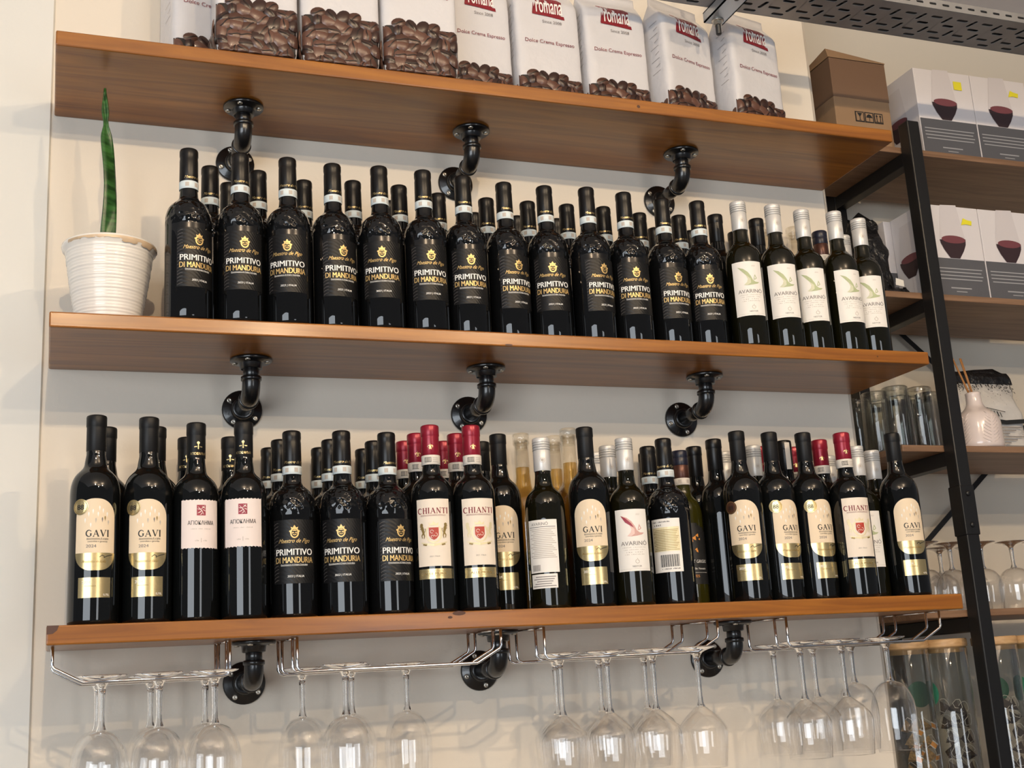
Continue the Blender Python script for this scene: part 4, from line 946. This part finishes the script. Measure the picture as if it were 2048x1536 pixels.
# ---------------------------------------------------------------- stemmed glasses (upside down: foot at top, z measured down from the foot)
def goblet(kind):
    t = thing('wine_glass', '', 'wine glass')
    st = .062 if kind == 'round' else .084
    obj('foot', MB().lathe([(.0004, .0030), (.016, .0036), (.0310, .0062), (.0348, .0072), (.0352, .0064), (.0330, .0046), (.0190, .0004), (.0110, -.0030), (.0070, -.0075), (.0056, -.012), (.0003, -.0122)], 32), M['stem'], t)
    obj('stem', MB().lathe([(.0003, -.0124), (.0056, -.0126), (.0049, -.020), (.0044, -.035), (.0042, -st + .012), (.0048, -st), (.0065, -st - .006), (.0079, -st - .0085), (.0003, -st - .0095)], 16), M['stem'], t)
    if kind == 'round':
        pr_ = [(.0010, -st - .0085), (.0080, -st - .0088)] + [(.0080 + .0312 * math.sin(rad(a)), -st - .0095 - .054 * (1 - math.cos(rad(a)))) for a in range(8, 91, 9)] + [(.0389, -st - .080), (.0370, -st - .108), (.0345, -st - .130)]
        inner = [(r - .0011, z - .0004) for r, z in reversed(pr_[2:])]
    else:
        pr_ = [(.0010, -st - .0085), (.0080, -st - .0088), (.0150, -st - .014), (.0270, -st - .024), (.0375, -st - .036), (.0412, -st - .045), (.0415, -st - .052), (.0398, -st - .080), (.0372, -st - .106)]
        inner = [(r - .0011, z - .0004) for r, z in reversed(pr_[2:])]
    b_ = MB().lathe(pr_[1:] + [(pr_[-1][0] - .0003, pr_[-1][1] - .0007), (pr_[-1][0] - .0009, pr_[-1][1])], 40)
    obj('bowl', b_, M['glass'], t)
    return t
GP = {k: goblet(k) for k in ('round', 'angled')}; _gu = set()
FRT, BCK = -.211, -.080
GL = [('round', .1045, FRT, 'hanging round-bowled glass, front slot of leftmost rack, left of three'), ('round', .103, BCK, 'hanging round-bowled glass, rear slot of leftmost rack, left of three'), ('round', .184, FRT, 'hanging round-bowled glass, front slot of leftmost rack, middle of three'), ('round', .1815, BCK, 'hanging round-bowled glass, rear slot of leftmost rack, middle of three'), ('round', .2635, FRT, 'hanging round-bowled glass, front slot of leftmost rack, right of three'), ('round', .2645, BCK, 'hanging round-bowled glass, rear slot of leftmost rack, right of three'),
      ('round', .418, BCK, 'hanging round-bowled glass, rear slot of second rack, left of three'), ('round', .460, FRT, 'hanging round-bowled glass, only one in front slot of second rack'), ('round', .499, BCK, 'hanging round-bowled glass, rear slot of second rack, middle of three'), ('round', .592, BCK, 'hanging round-bowled glass, rear slot of second rack, right of three'),
      ('angled', .816, FRT, 'hanging angular-bowled glass, front slot of third rack, first of four'), ('angled', .860, BCK, 'hanging angular-bowled glass, rear slot of third rack, first of three'), ('angled', .900, FRT, 'hanging angular-bowled glass, front slot of third rack, second of four'), ('angled', .944, BCK, 'hanging angular-bowled glass, rear slot of third rack, second of three'), ('angled', .9845, FRT, 'hanging angular-bowled glass, front slot of third rack, third of four'), ('angled', 1.032, BCK, 'hanging angular-bowled glass, rear slot of third rack, third of three'), ('angled', 1.0685, FRT, 'hanging angular-bowled glass, front slot of third rack, fourth of four'),
      ('angled', 1.300, BCK, 'hanging angular-bowled glass, rear slot of rightmost rack, leftmost'), ('angled', 1.274, FRT, 'hanging angular-bowled glass, front slot of rightmost rack, leftmost'), ('angled', 1.386, BCK, 'hanging angular-bowled glass, rear slot of rightmost rack, second'), ('angled', 1.360, FRT, 'hanging angular-bowled glass, front slot of rightmost rack, second'), ('round', 1.471, BCK, 'hanging round-bowled glass, rear slot of rightmost rack'), ('round', 1.456, FRT, 'hanging round-bowled glass nearest the tea jars, rightmost rack')]
for k, x, y, lab in GL:
    o = GP[k] if k not in _gu else copy_tree(GP[k]); _gu.add(k)
    o.location = (x, y, ZR + .0024); o.rotation_euler = (0, 0, rad(random.uniform(0, 90)))
    tag(o, lab, 'wine glass', 'stemmed glasses hanging from the racks')

# ---------------------------------------------------------------- black steel and walnut rack in the recess
RZ = [2.7120, 2.3600, 2.0115, 1.6585, 1.3060]; RX0, RX1, RY0, RY1 = 1.735, 2.70, .022, .288
rk = thing('storage_rack', 'tall black steel rack with walnut boards in the recess at right', 'shelving', (2.2, .15, 0))
def rp(name, x0, x1, y0, y1, z0, z1, m, bevel=.0015):
    b = MB(); b.box(x0 - 2.2, x1 - 2.2, y0 - .15, y1 - .15, z0, z1); return obj(name, b, M[m], rk, bevel=bevel)
for z in RZ: rp('board', RX0, RX1, RY0, RY1, z - .0145, z, 'walnut')
for x in (1.8405, 2.62):
    rp('post', x, x + .0335, -.0135, .0205, 0.0, 2.765, 'blacksteel', .003); rp('post', x, x + .0335, .2885, .3225, 0.0, 2.765, 'blacksteel', .003)
    for z in RZ: rp('side_rail', x + .002, x + .0315, .0205, .2885, z - .046, z - .0150, 'blacksteel')
sl = rp('post_joint', 1.8385, 1.8760, -.0155, .0225, 1.812, 1.918, 'blacksteel', .002)
for z in (1.833, 1.900):
    obj('joint_bolt', MB().lathe([(.0004, .004), (.0035, .004), (.0055, .0025), (.006, 0)], 16), M['blacksteel'], sl, (1.8572 - 2.2, -.0155 - .15, z), (rad(90), 0, 0))
for (xa, za), (xb, zb_) in (((1.875, 2.462), (2.60, 1.850)), ((1.875, 1.740), (2.60, 2.330))):
    b = MB(); dx, dz = xb - xa, zb_ - za; L = math.hypot(dx, dz); ox_, oz_ = -dz / L * .006, dx / L * .006; y0, y1 = .3065 - .15, .3090 - .15
    q = [(xa + ox_ - 2.2, za + oz_), (xb + ox_ - 2.2, zb_ + oz_), (xb - ox_ - 2.2, zb_ - oz_), (xa - ox_ - 2.2, za - oz_)]
    b.add([(a, y0, c_) for a, c_ in q] + [(a, y1, c_) for a, c_ in q], [(0, 1, 2, 3), (7, 6, 5, 4), (0, 4, 5, 1), (1, 5, 6, 2), (2, 6, 7, 3), (3, 7, 4, 0)], 0, False)
    obj('cross_brace', b, M['blacksteel'], rk)

# cardboard box
def planar_front(x0, y0, z0): return lambda u, v, l: (x0 + u, y0 - .0005 - .0003 * l, z0 + v)
cb = thing('cardboard_box', 'brown taped cardboard box with handling symbols on top of the rack', 'box', (1.775, .13, RZ[0]))
b = MB(); b.box(-.077, .077, -.078, .078, 0, .226); obj('box_body', b, M['carton'], cb, bevel=.002)
b = MB(); b.box(-.0775, .0775, -.0786, .0786, .128, .2262); obj('parcel_tape', b, M['tape'], cb)
b = MB(); b.add([(-.079, -.0795, .2275), (.079, -.0795, .2275), (.079, .079, .229), (-.079, .079, .229), (-.070, -.060, .2600), (.079, -.0795, .2300), (.079, .079, .2315), (-.079, .079, .2325)], [(0, 3, 2, 1), (4, 5, 6, 7), (0, 1, 5, 4), (1, 2, 6, 5), (2, 3, 7, 6), (3, 0, 4, 7)], 0, False); obj('top_flap', b, M['carton'], cb)
p = Print()
for i in range(3):
    x = -.036 + i * .026; p.rect(x, x + .0245, .082, .108, 'ink', 0); p.rect(x + .0026, x + .0219, .0846, .1054, 'carton', 1)
    c = x + .0122
    if i == 0: p.poly([(c - .007, .104), (c + .007, .104), (c + .001, .095), (c + .001, .0875), (c + .004, .0855), (c - .004, .0855), (c - .001, .0875), (c - .001, .095)], 'ink', 2)
    if i == 1: p.poly([(c - .009, .094), (c - .006, .100), (c, .1035), (c + .006, .100), (c + .009, .094)], 'ink', 2).rect(c - .0008, c + .0008, .0855, .095, 'ink', 2)
    if i == 2:
        for q in (-.005, .005): p.stroke([(c + q, .086), (c + q, .101)], .0022, 'ink', 2); p.poly([(c + q - .0032, .099), (c + q, .105), (c + q + .0032, .099)], 'ink', 2)
        p.rect(c - .009, c + .009, .0850, .0865, 'ink', 2)
put_print('handling_symbols', p, planar_front(.012, -.0786, -.012), cb)

# boxed wine glasses
def glass_box(lab, x, y, z, w, d, h, sticker):
    t = thing('boxed_wine_glasses', lab, 'box', (x + w / 2, y + d / 2, z), 0, 'boxed wine glasses on the rack')
    b = MB(); b.box(-w / 2, w / 2, -d / 2, d / 2, 0, h); obj('carton', b, M['carton_white'], t, bevel=.0012)
    def art(p, W, band):
        H = h
        if band: p.rect(-W / 2 + .001, W / 2 - .001, .001, H * .43, 'carton_grey', 0)
        zb2 = H * .43 if band else H * .30
        x0 = -.004; k_ = 1.14; p0 = p; p = Print()
        p.poly([(x0 - .020, zb2 + .118), (x0 + .020, zb2 + .120), (x0 + .027, zb2 + .075), (x0 + .033, zb2 + .040), (x0 + .028, zb2 + .028), (x0 + .012, zb2 + .004), (x0 - .012, zb2 + .004), (x0 - .028, zb2 + .028), (x0 - .033, zb2 + .040), (x0 - .027, zb2 + .075)], 'print_glass', 1)
        p.poly([(x0 - .0325, zb2 + .042), (x0 + .0325, zb2 + .046), (x0 + .031, zb2 + .034), (x0 + .024, zb2 + .020), (x0 + .012, zb2 + .0035), (x0 - .012, zb2 + .0035), (x0 - .024, zb2 + .020), (x0 - .031, zb2 + .034)], 'print_wine', 2)
        p.disc(x0 + .002, zb2 + .044, .030, 'print_wine2', 3, .0085, 20)
        for v_, f_, m_, l_ in p.t: p0.t.append(([(x0 + (a - x0) * k_, zb2 + (c_ - zb2) * k_ - .003) for a, c_ in v_], f_, m_, l_))
        p = p0
        if not band: p.stroke([(x0, zb2 + .006), (x0, .012)], .004, 'print_glass', 1); p.disc(x0, .010, .024, 'print_glass', 1, .004, 16)
        if band:
            for k in range(4): p.rect(-W / 2 + .010 + .003 * (k == 3), W / 2 - .012 - .004 * (k % 2), H * .43 - .026 - k * .0085, H * .43 - .0235 - k * .0085, 'print_line', 1)
            p.rect(-.028, .030, H * .11, H * .11 + .003, 'print_line', 1); p.rect(-.014, .016, H * .075, H * .075 + .002, 'print_line', 1)
        return p
    put_print('front_print', art(Print(), w, True), lambda u, v, l: (u, -d / 2 - .0005 - .0003 * l, v), t)
    put_print('side_print', art(Print(), min(d, .16), False), lambda u, v, l: (-w / 2 - .0005 - .0003 * l, -u, v), t)
    if sticker:
        p = Print(); p.rect(.030, .054, h * .80, h * .80 + .022, 'yellow', 0) if sticker == 1 else p.poly([(.026, h * .80), (.034, h * .80 + .018), (.044, h * .80 + .014), (.058, h * .80 + .012), (.056, h * .80 + .001), (.040, h * .80 + .003)], 'yellow', 0)
        put_print('price_sticker', p, lambda u, v, l: (u, -d / 2 - .0018, v), t)
    return t
glass_box('boxed wine glasses on the rack top beside the cardboard box, square yellow sticker', 1.932, .048, RZ[0], .166, .150, .229, 1)
glass_box('boxed wine glasses on the rack top at the right frame edge', 2.100, .048, RZ[0], .166, .150, .229, 2)
glass_box('boxed wine glasses on the second board, torn yellow sticker', 1.898, .048, RZ[1], .160, .115, .229, 2)
glass_box('boxed wine glasses on the second board at the right frame edge', 2.060, .048, RZ[1], .160, .115, .229, 0)
glass_box('boxed wine glasses half hidden behind the torn-sticker box', 1.880, .166, RZ[1], .160, .115, .229, 0)

# crumpled black pouch
def pouch_mb(w, d, h, seed, lean=0, flat=.25, rough=.008):
    rnd = random.Random(seed); nv, n = 22, 32; V = []; F = []
    ph = [rnd.uniform(0, 6) for _ in range(6)]
    for i in range(nv + 1):
        s = i / nv; z = h * s; dd = d / 2 * (1 if s < .55 else max(.05, 1 - ((s - .55) / .45) ** 1.3)); ww = w / 2 * (1 - .12 * s)
        for k in range(n):
            a = 2 * PI * k / n; cx, cy = math.cos(a), math.sin(a); x = ww * abs(cx) ** flat * (1 if cx > 0 else -1); y = dd * abs(cy) ** (flat + .35) * (1 if cy > 0 else -1)
            q = rough * s ** .5 * (math.sin(a * 3 + z * 70 + ph[0]) * .5 + math.sin(a * 5 - z * 110 + ph[1]) * .3 + math.sin(a * 9 + z * 45 + ph[2]) * .2)
            zz = z + (rough * 1.8 * math.sin(x * 90 + ph[3]) + rough * math.sin(x * 210 + ph[4]) if i == nv else 0)
            V.append((x + q * cx + lean * s, y + q * cy, max(zz, 0)))
    for i in range(nv):
        for k in range(n): F.append((i * n + k, i * n + (k + 1) % n, (i + 1) * n + (k + 1) % n, (i + 1) * n + k))
    F.append(tuple(reversed(range(n)))); F.append(tuple(range(nv * n, nv * n + n)))
    return MB().add(V, F)
bp = thing('black_pouch', 'crumpled black foil pouch on the second board beside the wine-glass boxes', 'pouch', (1.802, .135, RZ[1]))
obj('pouch_body', pouch_mb(.080, .075, .218, 4, -.012), M['black_bag'], bp)
obj('fold', pouch_mb(.060, .030, .032, 8, .004), M['black_bag'], bp, (.020, -.048, 0))
obj('paper_tag', MB().add([(.020, -.056, .036), (.040, -.060, .032), (.038, -.062, .046), (.024, -.054, .054)], [(0, 1, 2, 3)]), M['tag_white'], bp)

# tumblers stacked upside down on the third board
def tumbler():
    t = thing('glass_tumbler', '', 'glass')
    obj('wall', MB().lathe([(.0345, 0), (.0350, .001), (.0300, .132), (.0295, .138), (.0270, .140), (.0255, .1375), (.0268, .130), (.0325, .002), (.0345, 0)], 28), M['glass_thick'], t)
    obj('base', MB().lathe([(.0004, .1385), (.020, .1385), (.0270, .140), (.0268, .127), (.020, .124), (.0004, .1235)], 28), M['glass_thick'], t)
    return t
tp = tumbler(); TL = [(1.775, .075, 'clear tumbler upside down at the front left of the third board'), (1.846, .085, 'clear tumbler upside down just left of the black post'), (1.775, .148, 'clear tumbler upside down in second row, left of the black post'), (1.848, .158, 'clear tumbler upside down behind the black post'), (1.905, .128, 'clear tumbler upside down between black post and vase'), (1.778, .222, 'clear tumbler upside down at the rear left of the third board'), (1.850, .232, 'clear tumbler upside down in the rear row behind the post'), (1.922, .205, 'clear tumbler upside down behind the vase')]
for i, (x, y, lab) in enumerate(TL):
    o = tp if i == 0 else copy_tree(tp); o.location = (x, y, RZ[2]); o.scale = (1, 1, 1.0 + .02 * (i % 3)); tag(o, lab, 'glass', 'tumblers upside down on the rack')

# reed diffuser
vz = thing('reed_diffuser', 'blush porcelain diffuser vase with rattan reeds on the third board', 'diffuser', (1.985, .070, RZ[2]))
vp = [(.0004, .001), (.048, 0), (.0515, .003), (.0520, .012), (.0515, .045)] + bez((.0510, .055), (.0490, .092), (.0190, .085), (.0170, .112), 12) + [(.0165, .126), (.0175, .131), (.0155, .1325), (.0130, .129), (.0125, .10)]
obj('vase', MB().lathe(vp, 44), M['vase'], vz)
for base_a in (-168, -96):      # moulded fern fronds
    lm = MB()
    for k in range(9):
        for s in (-1, 1):
            z0 = .010 + k * .0075; a0 = rad(base_a + (k - 4) * .8); pts = []
            for q in range(4):
                zz = z0 + q * .0035; aa = a0 + s * rad(4.0 + q * 6.5) * (1 - k * .05); i_ = min(range(len(vp)), key=lambda i: abs(vp[i][1] - zz) + (0 if i > 2 else 9)); rr = (vp[i_][0] if zz > .045 else .0517) + .0002
                pts.append((rr * math.cos(aa), rr * math.sin(aa), zz))
            lm.tube(pts, [.0006, .0013, .0013, .0005], 5)
    obj('fern_relief', lm, M['vase'], vz)
for k, (dx, dy, hh, ox_) in enumerate([(-.038, .004, .222, -.004), (-.034, .012, .226, -.001), (-.022, .002, .214, .002), (-.015, .010, .216, .005)]):
    obj('reed', MB().tube([(ox_, 0, .112), (ox_ + dx, dy, hh)], .0016, 7), M['reed'], vz)

# white and black printed pouch
wp = thing('printed_pouch', 'slumped white pouch with black folded top and speckled print behind the vase', 'pouch', (2.105, .190, RZ[2]))
obj('pouch_body', pouch_mb(.215, .085, .205, 12, -.004, .3, .006), M['pouch'], wp)
b = pouch_mb(.212, .018, .030, 21, 0, .3, .004); obj('black_fold', b, M['black_bag'], wp, (-.004, -.006, .186))
p = Print(); rn = random.Random(4)
def pfront(u, v, l):
    s = v / .205; dd = .0425 * (1 if s < .55 else max(.05, 1 - ((s - .55) / .45) ** 1.3)); return (u - .004 * s, -dd - .0075 - .0004 * l, v)
for k in range(130):
    v = .185 - abs(rn.gauss(0, .022)); u = rn.uniform(-.088, .088); s = .0022 * max(.25, 1 - (.185 - v) / .055)
    p.disc(u, v, s * rn.uniform(.6, 1.1), 'ink', 0, s * rn.uniform(.9, 1.7), 7)
[p.stroke([(-.052 + k * .0085, .120 - k * .0016), (-.048 + k * .0085, .108 - k * .0016)], .0022 + .001 * (k % 2), 'ink') for k in range(9)]; p.stroke([(-.058, .125), (.032, .108)], .0016, 'ink')
p.poly([(-.095, .098), (-.03, .094), (.03, .088), (.09, .092), (.09, .082), (.03, .078), (-.03, .084), (-.095, .086)], 'ink', 0)
for k in range(8): p.rect(-.06, .075 - .02 * (k % 3), .070 - k * .0075, .0725 - k * .0075, 'ink_soft', 0)
put_print('pouch_print', p, pfront, wp)

# stemmed glasses standing upside down on the fourth board
SG = [(1.795, .075, 'stemmed glass upside down on the fourth board, left end beside the rightmost bottle'), (1.800, .170, 'stemmed glass upside down at the rear left end of the fourth board'), (1.880, .095, 'stemmed glass upside down behind the black post on the fourth board'), (1.960, .090, 'stemmed glass upside down just right of the black post, fourth board'), (2.040, .085, 'stemmed glass upside down near the right frame edge, fourth board'), (1.925, .185, 'stemmed glass upside down in the rear row, right of the black post'), (2.005, .180, 'stemmed glass upside down in the rear row, near the frame edge'), (2.120, .090, 'stemmed glass upside down at the right frame edge, fourth board')]
for i, (x, y, lab) in enumerate(SG):
    o = copy_tree(GP['round']); o.scale = (.95, .95, .74); o.location = (x, y, RZ[3] + .193 * .74 + .0005); tag(o, lab, 'wine glass', 'stemmed glasses standing on the rack')

# tea jars with wooden lids
def jar():
    t = thing('tea_jar', '', 'jar')
    obj('jar_glass', MB().lathe([(.0004, .003), (.043, .002), (.0462, .006), (.0465, .012), (.0465, .276), (.0455, .278), (.0448, .276), (.0448, .010), (.0004, .008)], 36), M['jar'], t)
    obj('lid', MB().lathe([(.0004, .268), (.0440, .268), (.0444, .279), (.0475, .2795), (.0480, .281), (.0480, .294), (.0470, .296), (.0004, .2965)], 36), M['lidwood'], t)
    st = obj('round_sticker', label_patch(.0465, arch_rows(.158, .212, .026, .026, .026), .0006, 16), M['sticker_green'], t)
    p = Print(); [p.stroke([(a_, .176 + c_), (a_ + .004, .182 + c_), (a_ + .001, .187 + c_), (a_ + .006, .193 + c_)], .0018, 'ink') for a_, c_ in ((-.014, -.004), (-.004, .0), (.006, .004))]; put_print('sticker_print', p, cyl(.0465, .0012), st)
    return t
def teabag(kind):
    t = thing('tea_bag', '', 'tea bag')
    s = .019; A = [Vector((-s, -s * .6, -s * .5)), Vector((s, -s * .6, -s * .5)), Vector((0, s, -s * .5)), Vector((0, 0, s * 1.1))]
    b = MB(); V = []; F = []
    idx = [(0, 2, 1), (0, 1, 3), (1, 2, 3), (2, 0, 3)]
    for i, j, k in idx:
        c_ = (A[i] + A[j] + A[k]) / 3 * 1.18; o_ = len(V); V += [A[i], A[j], A[k], c_]; F += [(o_, o_ + 1, o_ + 3), (o_ + 1, o_ + 2, o_ + 3), (o_ + 2, o_, o_ + 3)]
    obj('mesh_bag', b.add(V, F, 0, True), M['tea2' if kind == 'o' else 'tea'], t)
    obj('string', MB().tube([(0, 0, s * 1.1), (.006, -.004, s * 1.3), (.014, -.003, s * 1.0), (.017, -.010, s * .4), (.012, -.016, 0)], .0007, 5), M['string'], t)
    if kind == 'd': obj('string', MB().tube([(0, 0, s * 1.1), (-.008, -.012, s * .9), (-.016, -.016, s * .2), (-.008, -.020, -s * .3), (.002, -.019, -s * .1)], .0007, 5), M['string'], t); return t
    b = MB(); b.box(.004, .020, -.0195, -.0185, -.008, .006); g = obj('tag', b, M['tag_orange' if kind == 'o' else 'tag_dark'], t, rot=(.2, .3, 0))
    b = MB(); b.box(.0035, .0205, -.0197, -.0183, .004, .0075); b.box(.0035, .0205, -.0197, -.0183, -.0095, -.0075); obj('tag_edge', b, M['tag_white'], g)
    return t
jp = jar(); tbs = {k: teabag(k) for k in 'od'}; tu = set()
JL = [(1.737, .105, 'o', .118, 120, 'tall glass tea jar with orange-tagged bags, leftmost of four'), (1.834, .100, 'd', .150, -100, 'tall glass tea jar of dark tea bags, partly behind the black post'), (1.968, .100, 'd', .135, 150, 'tall glass tea jar of dark tea bags, just right of the post'), (2.066, .100, 'd', .16, -92, 'tall glass tea jar at the right frame edge')]
for i, (x, y, k, top, rz, lab) in enumerate(JL):
    o = jp if i == 0 else copy_tree(jp); o.location = (x, y, RZ[4]); o.rotation_euler = (0, 0, rad(rz)); tag(o, lab, 'jar', 'tea jars with wooden lids')
    rn = random.Random(10 + i); z = .032; q = 0
    while z < top + .02:
        for m_ in range(3):
            tb = tbs[k] if k not in tu else copy_tree(tbs[k]); tu.add(k)
            a = q * 2.4 + m_ * 2.09 - 1.2; tb.location = (x + .0205 * math.cos(a), y + .0205 * math.sin(a), RZ[4] + z + rn.uniform(-.004, .004)); tb.rotation_euler = (rn.uniform(-.5, .5), rn.uniform(-.5, .5), rn.uniform(-.6, .6)); tb.scale = (.80,) * 3
            tag(tb, 'herbal tea bag with orange tag inside the leftmost tea jar' if k == 'o' else ['', 'dark tea bag inside the jar behind the black post', 'dark tea bag inside the jar just right of the post', 'dark tea bag inside the jar at the right frame edge'][i], 'tea bag', 'tea bags in jar %s' % ['one', 'two', 'three', 'four'][i])
        z += .030; q += 1

# ---------------------------------------------------------------- perforated cable tray overhead
tr = thing('cable_tray', 'galvanised perforated cable tray overhead at top right', 'cable tray', (2.0, -.276, 2.84))
TW, TLN = .112, .064; X0, X1 = 1.02, 3.0
def slot(cx, cy, a, L=.0085, r=.0030):
    P = []
    for s, e in ((1, L), (-1, -L)):
        for k in range(5):
            t_ = rad(-90 + 45 * k) + (0 if s > 0 else PI); P.append((e + r * math.cos(t_), r * math.sin(t_)))
    ca, sa = math.cos(a), math.sin(a); return [(cx + x * ca - y * sa, cy + x * sa + y * ca) for x, y in P]
def plate(loops, th, fn):
    """flat plate with slots: outer loop first; fn maps (u, v, w) to 3D"""
    flat = [q for lp in loops for q in lp]; n = len(flat)
    bm = bmesh.new(); bv = [bm.verts.new((x, y, 0)) for x, y in flat]; es = []; o_ = 0
    for lp in loops:
        es += [bm.edges.new((bv[o_ + k], bv[o_ + (k + 1) % len(lp)])) for k in range(len(lp))]; o_ += len(lp)
    bmesh.ops.triangle_fill(bm, use_beauty=True, use_dissolve=False, edges=es); bm.verts.index_update()
    tri = [tuple(v_.index for v_ in f_.verts) for f_ in bm.faces]; bm.free()
    V = [fn(x, y, 0) for x, y in flat] + [fn(x, y, th) for x, y in flat]; F = [tuple(t) for t in tri] + [tuple(n + i for i in reversed(t)) for t in tri]; o_ = 0
    for li, lp in enumerate(loops):
        m_ = len(lp)
        for k in range(m_ if li else 0): a, b_ = o_ + k, o_ + (k + 1) % m_; F.append((a, b_, n + b_, n + a))
        o_ += m_
    return V, F
bed = MB(); lip = MB(); lip2 = MB(); nt = int((X1 - X0) / TLN)
for i in range(nt):
    xa = X0 + i * TLN - 2.0
    out = [(0, -TW / 2), (TLN, -TW / 2), (TLN, TW / 2), (0, TW / 2)]
    hol = [slot(.032, .044, 0, .0096, .0042), slot(.013, .024, 0, .0096, .0042), slot(.049, .020, rad(108), .0096, .0042), slot(.030, -.004, 0, .0096, .0042), slot(.011, -.024, rad(108), .0096, .0042), slot(.046, -.030, 0, .0096, .0042)]
    V, F = plate([out] + hol, .0012, lambda u, v, w: (xa + u, v, w)); bed.add(V, F, 0, False)
    for L_, yy in ((lip, -TW / 2 - .0012), (lip2, TW / 2)):
        V, F = plate([[(0, 0), (TLN, 0), (TLN, .021), (0, .021)], slot(.016, .011, 0, .0062, .0026), slot(.048, .011, 0, .0062, .0026)], .0012, lambda u, v, w: (xa + u, yy + w, v)); L_.add(V, F, 0, False)
obj('tray_bed', bed, M['zinc'], tr); obj('side_lip', lip, M['zinc'], tr); obj('side_lip', lip2, M['zinc'], tr)
su = thing('strut_channel', 'galvanised strut with bolt hanging below the cable tray', 'strut', (1.241, -.36, 2.8386))
b = MB(); b.box(-.021, .021, -.16, .161, -.0215, -.019); b.box(-.021, -.0185, -.16, .161, -.0215, 0); b.box(.0185, .021, -.16, .161, -.0215, 0); b.box(-.021, -.011, -.16, .161, -.0022, 0); b.box(.011, .021, -.16, .161, -.0022, 0); obj('channel', b, M['zinc_bright'], su)
sp = Print()
for y in (.055, -.03): sp.poly([(yy, xx) for xx, yy in slot(y, 0, 0, .012, .005)], 'bolt_black')
put_print('channel_slot', sp, lambda u, v, l: (u, v, -.0220), su)
obj('washer', MB().lathe([(.0055, -.0238), (.0125, -.0238), (.0125, -.0216), (.0055, -.0216)], 20), M['screw'], su, (.002, .1465, 0))
obj('nut', MB().lathe([(.004, -.0320), (.0085, -.0320), (.0095, -.0310), (.0095, -.0248), (.0085, -.0238), (.004, -.0238)], 6, smooth=False), M['screw'], su, (.002, .1465, 0))
obj('threaded_rod', MB().lathe([(.0004, -.0520), (.0048, -.0520), (.0055, -.0505), (.0055, .32), (.0004, .32)], 14), M['bolt_black'], su, (.002, .1465, 0))

for k in range(6):      # unseen cables, added to block the lit ceiling so the tray slots look dark
    y = -.0455 + k * .0182
    o = obj('cable', MB().tube([(1.03 + i * .14 - 2.0, y, .0104) for i in range(15)], .0090, 10), M['bolt_black'], None, (2.0, -.276, 2.84))
    tag(o, 'unseen black cable added to darken the tray slots, %s from the front' % ORD[k + 1], 'cable', 'cables added to darken the tray slots')
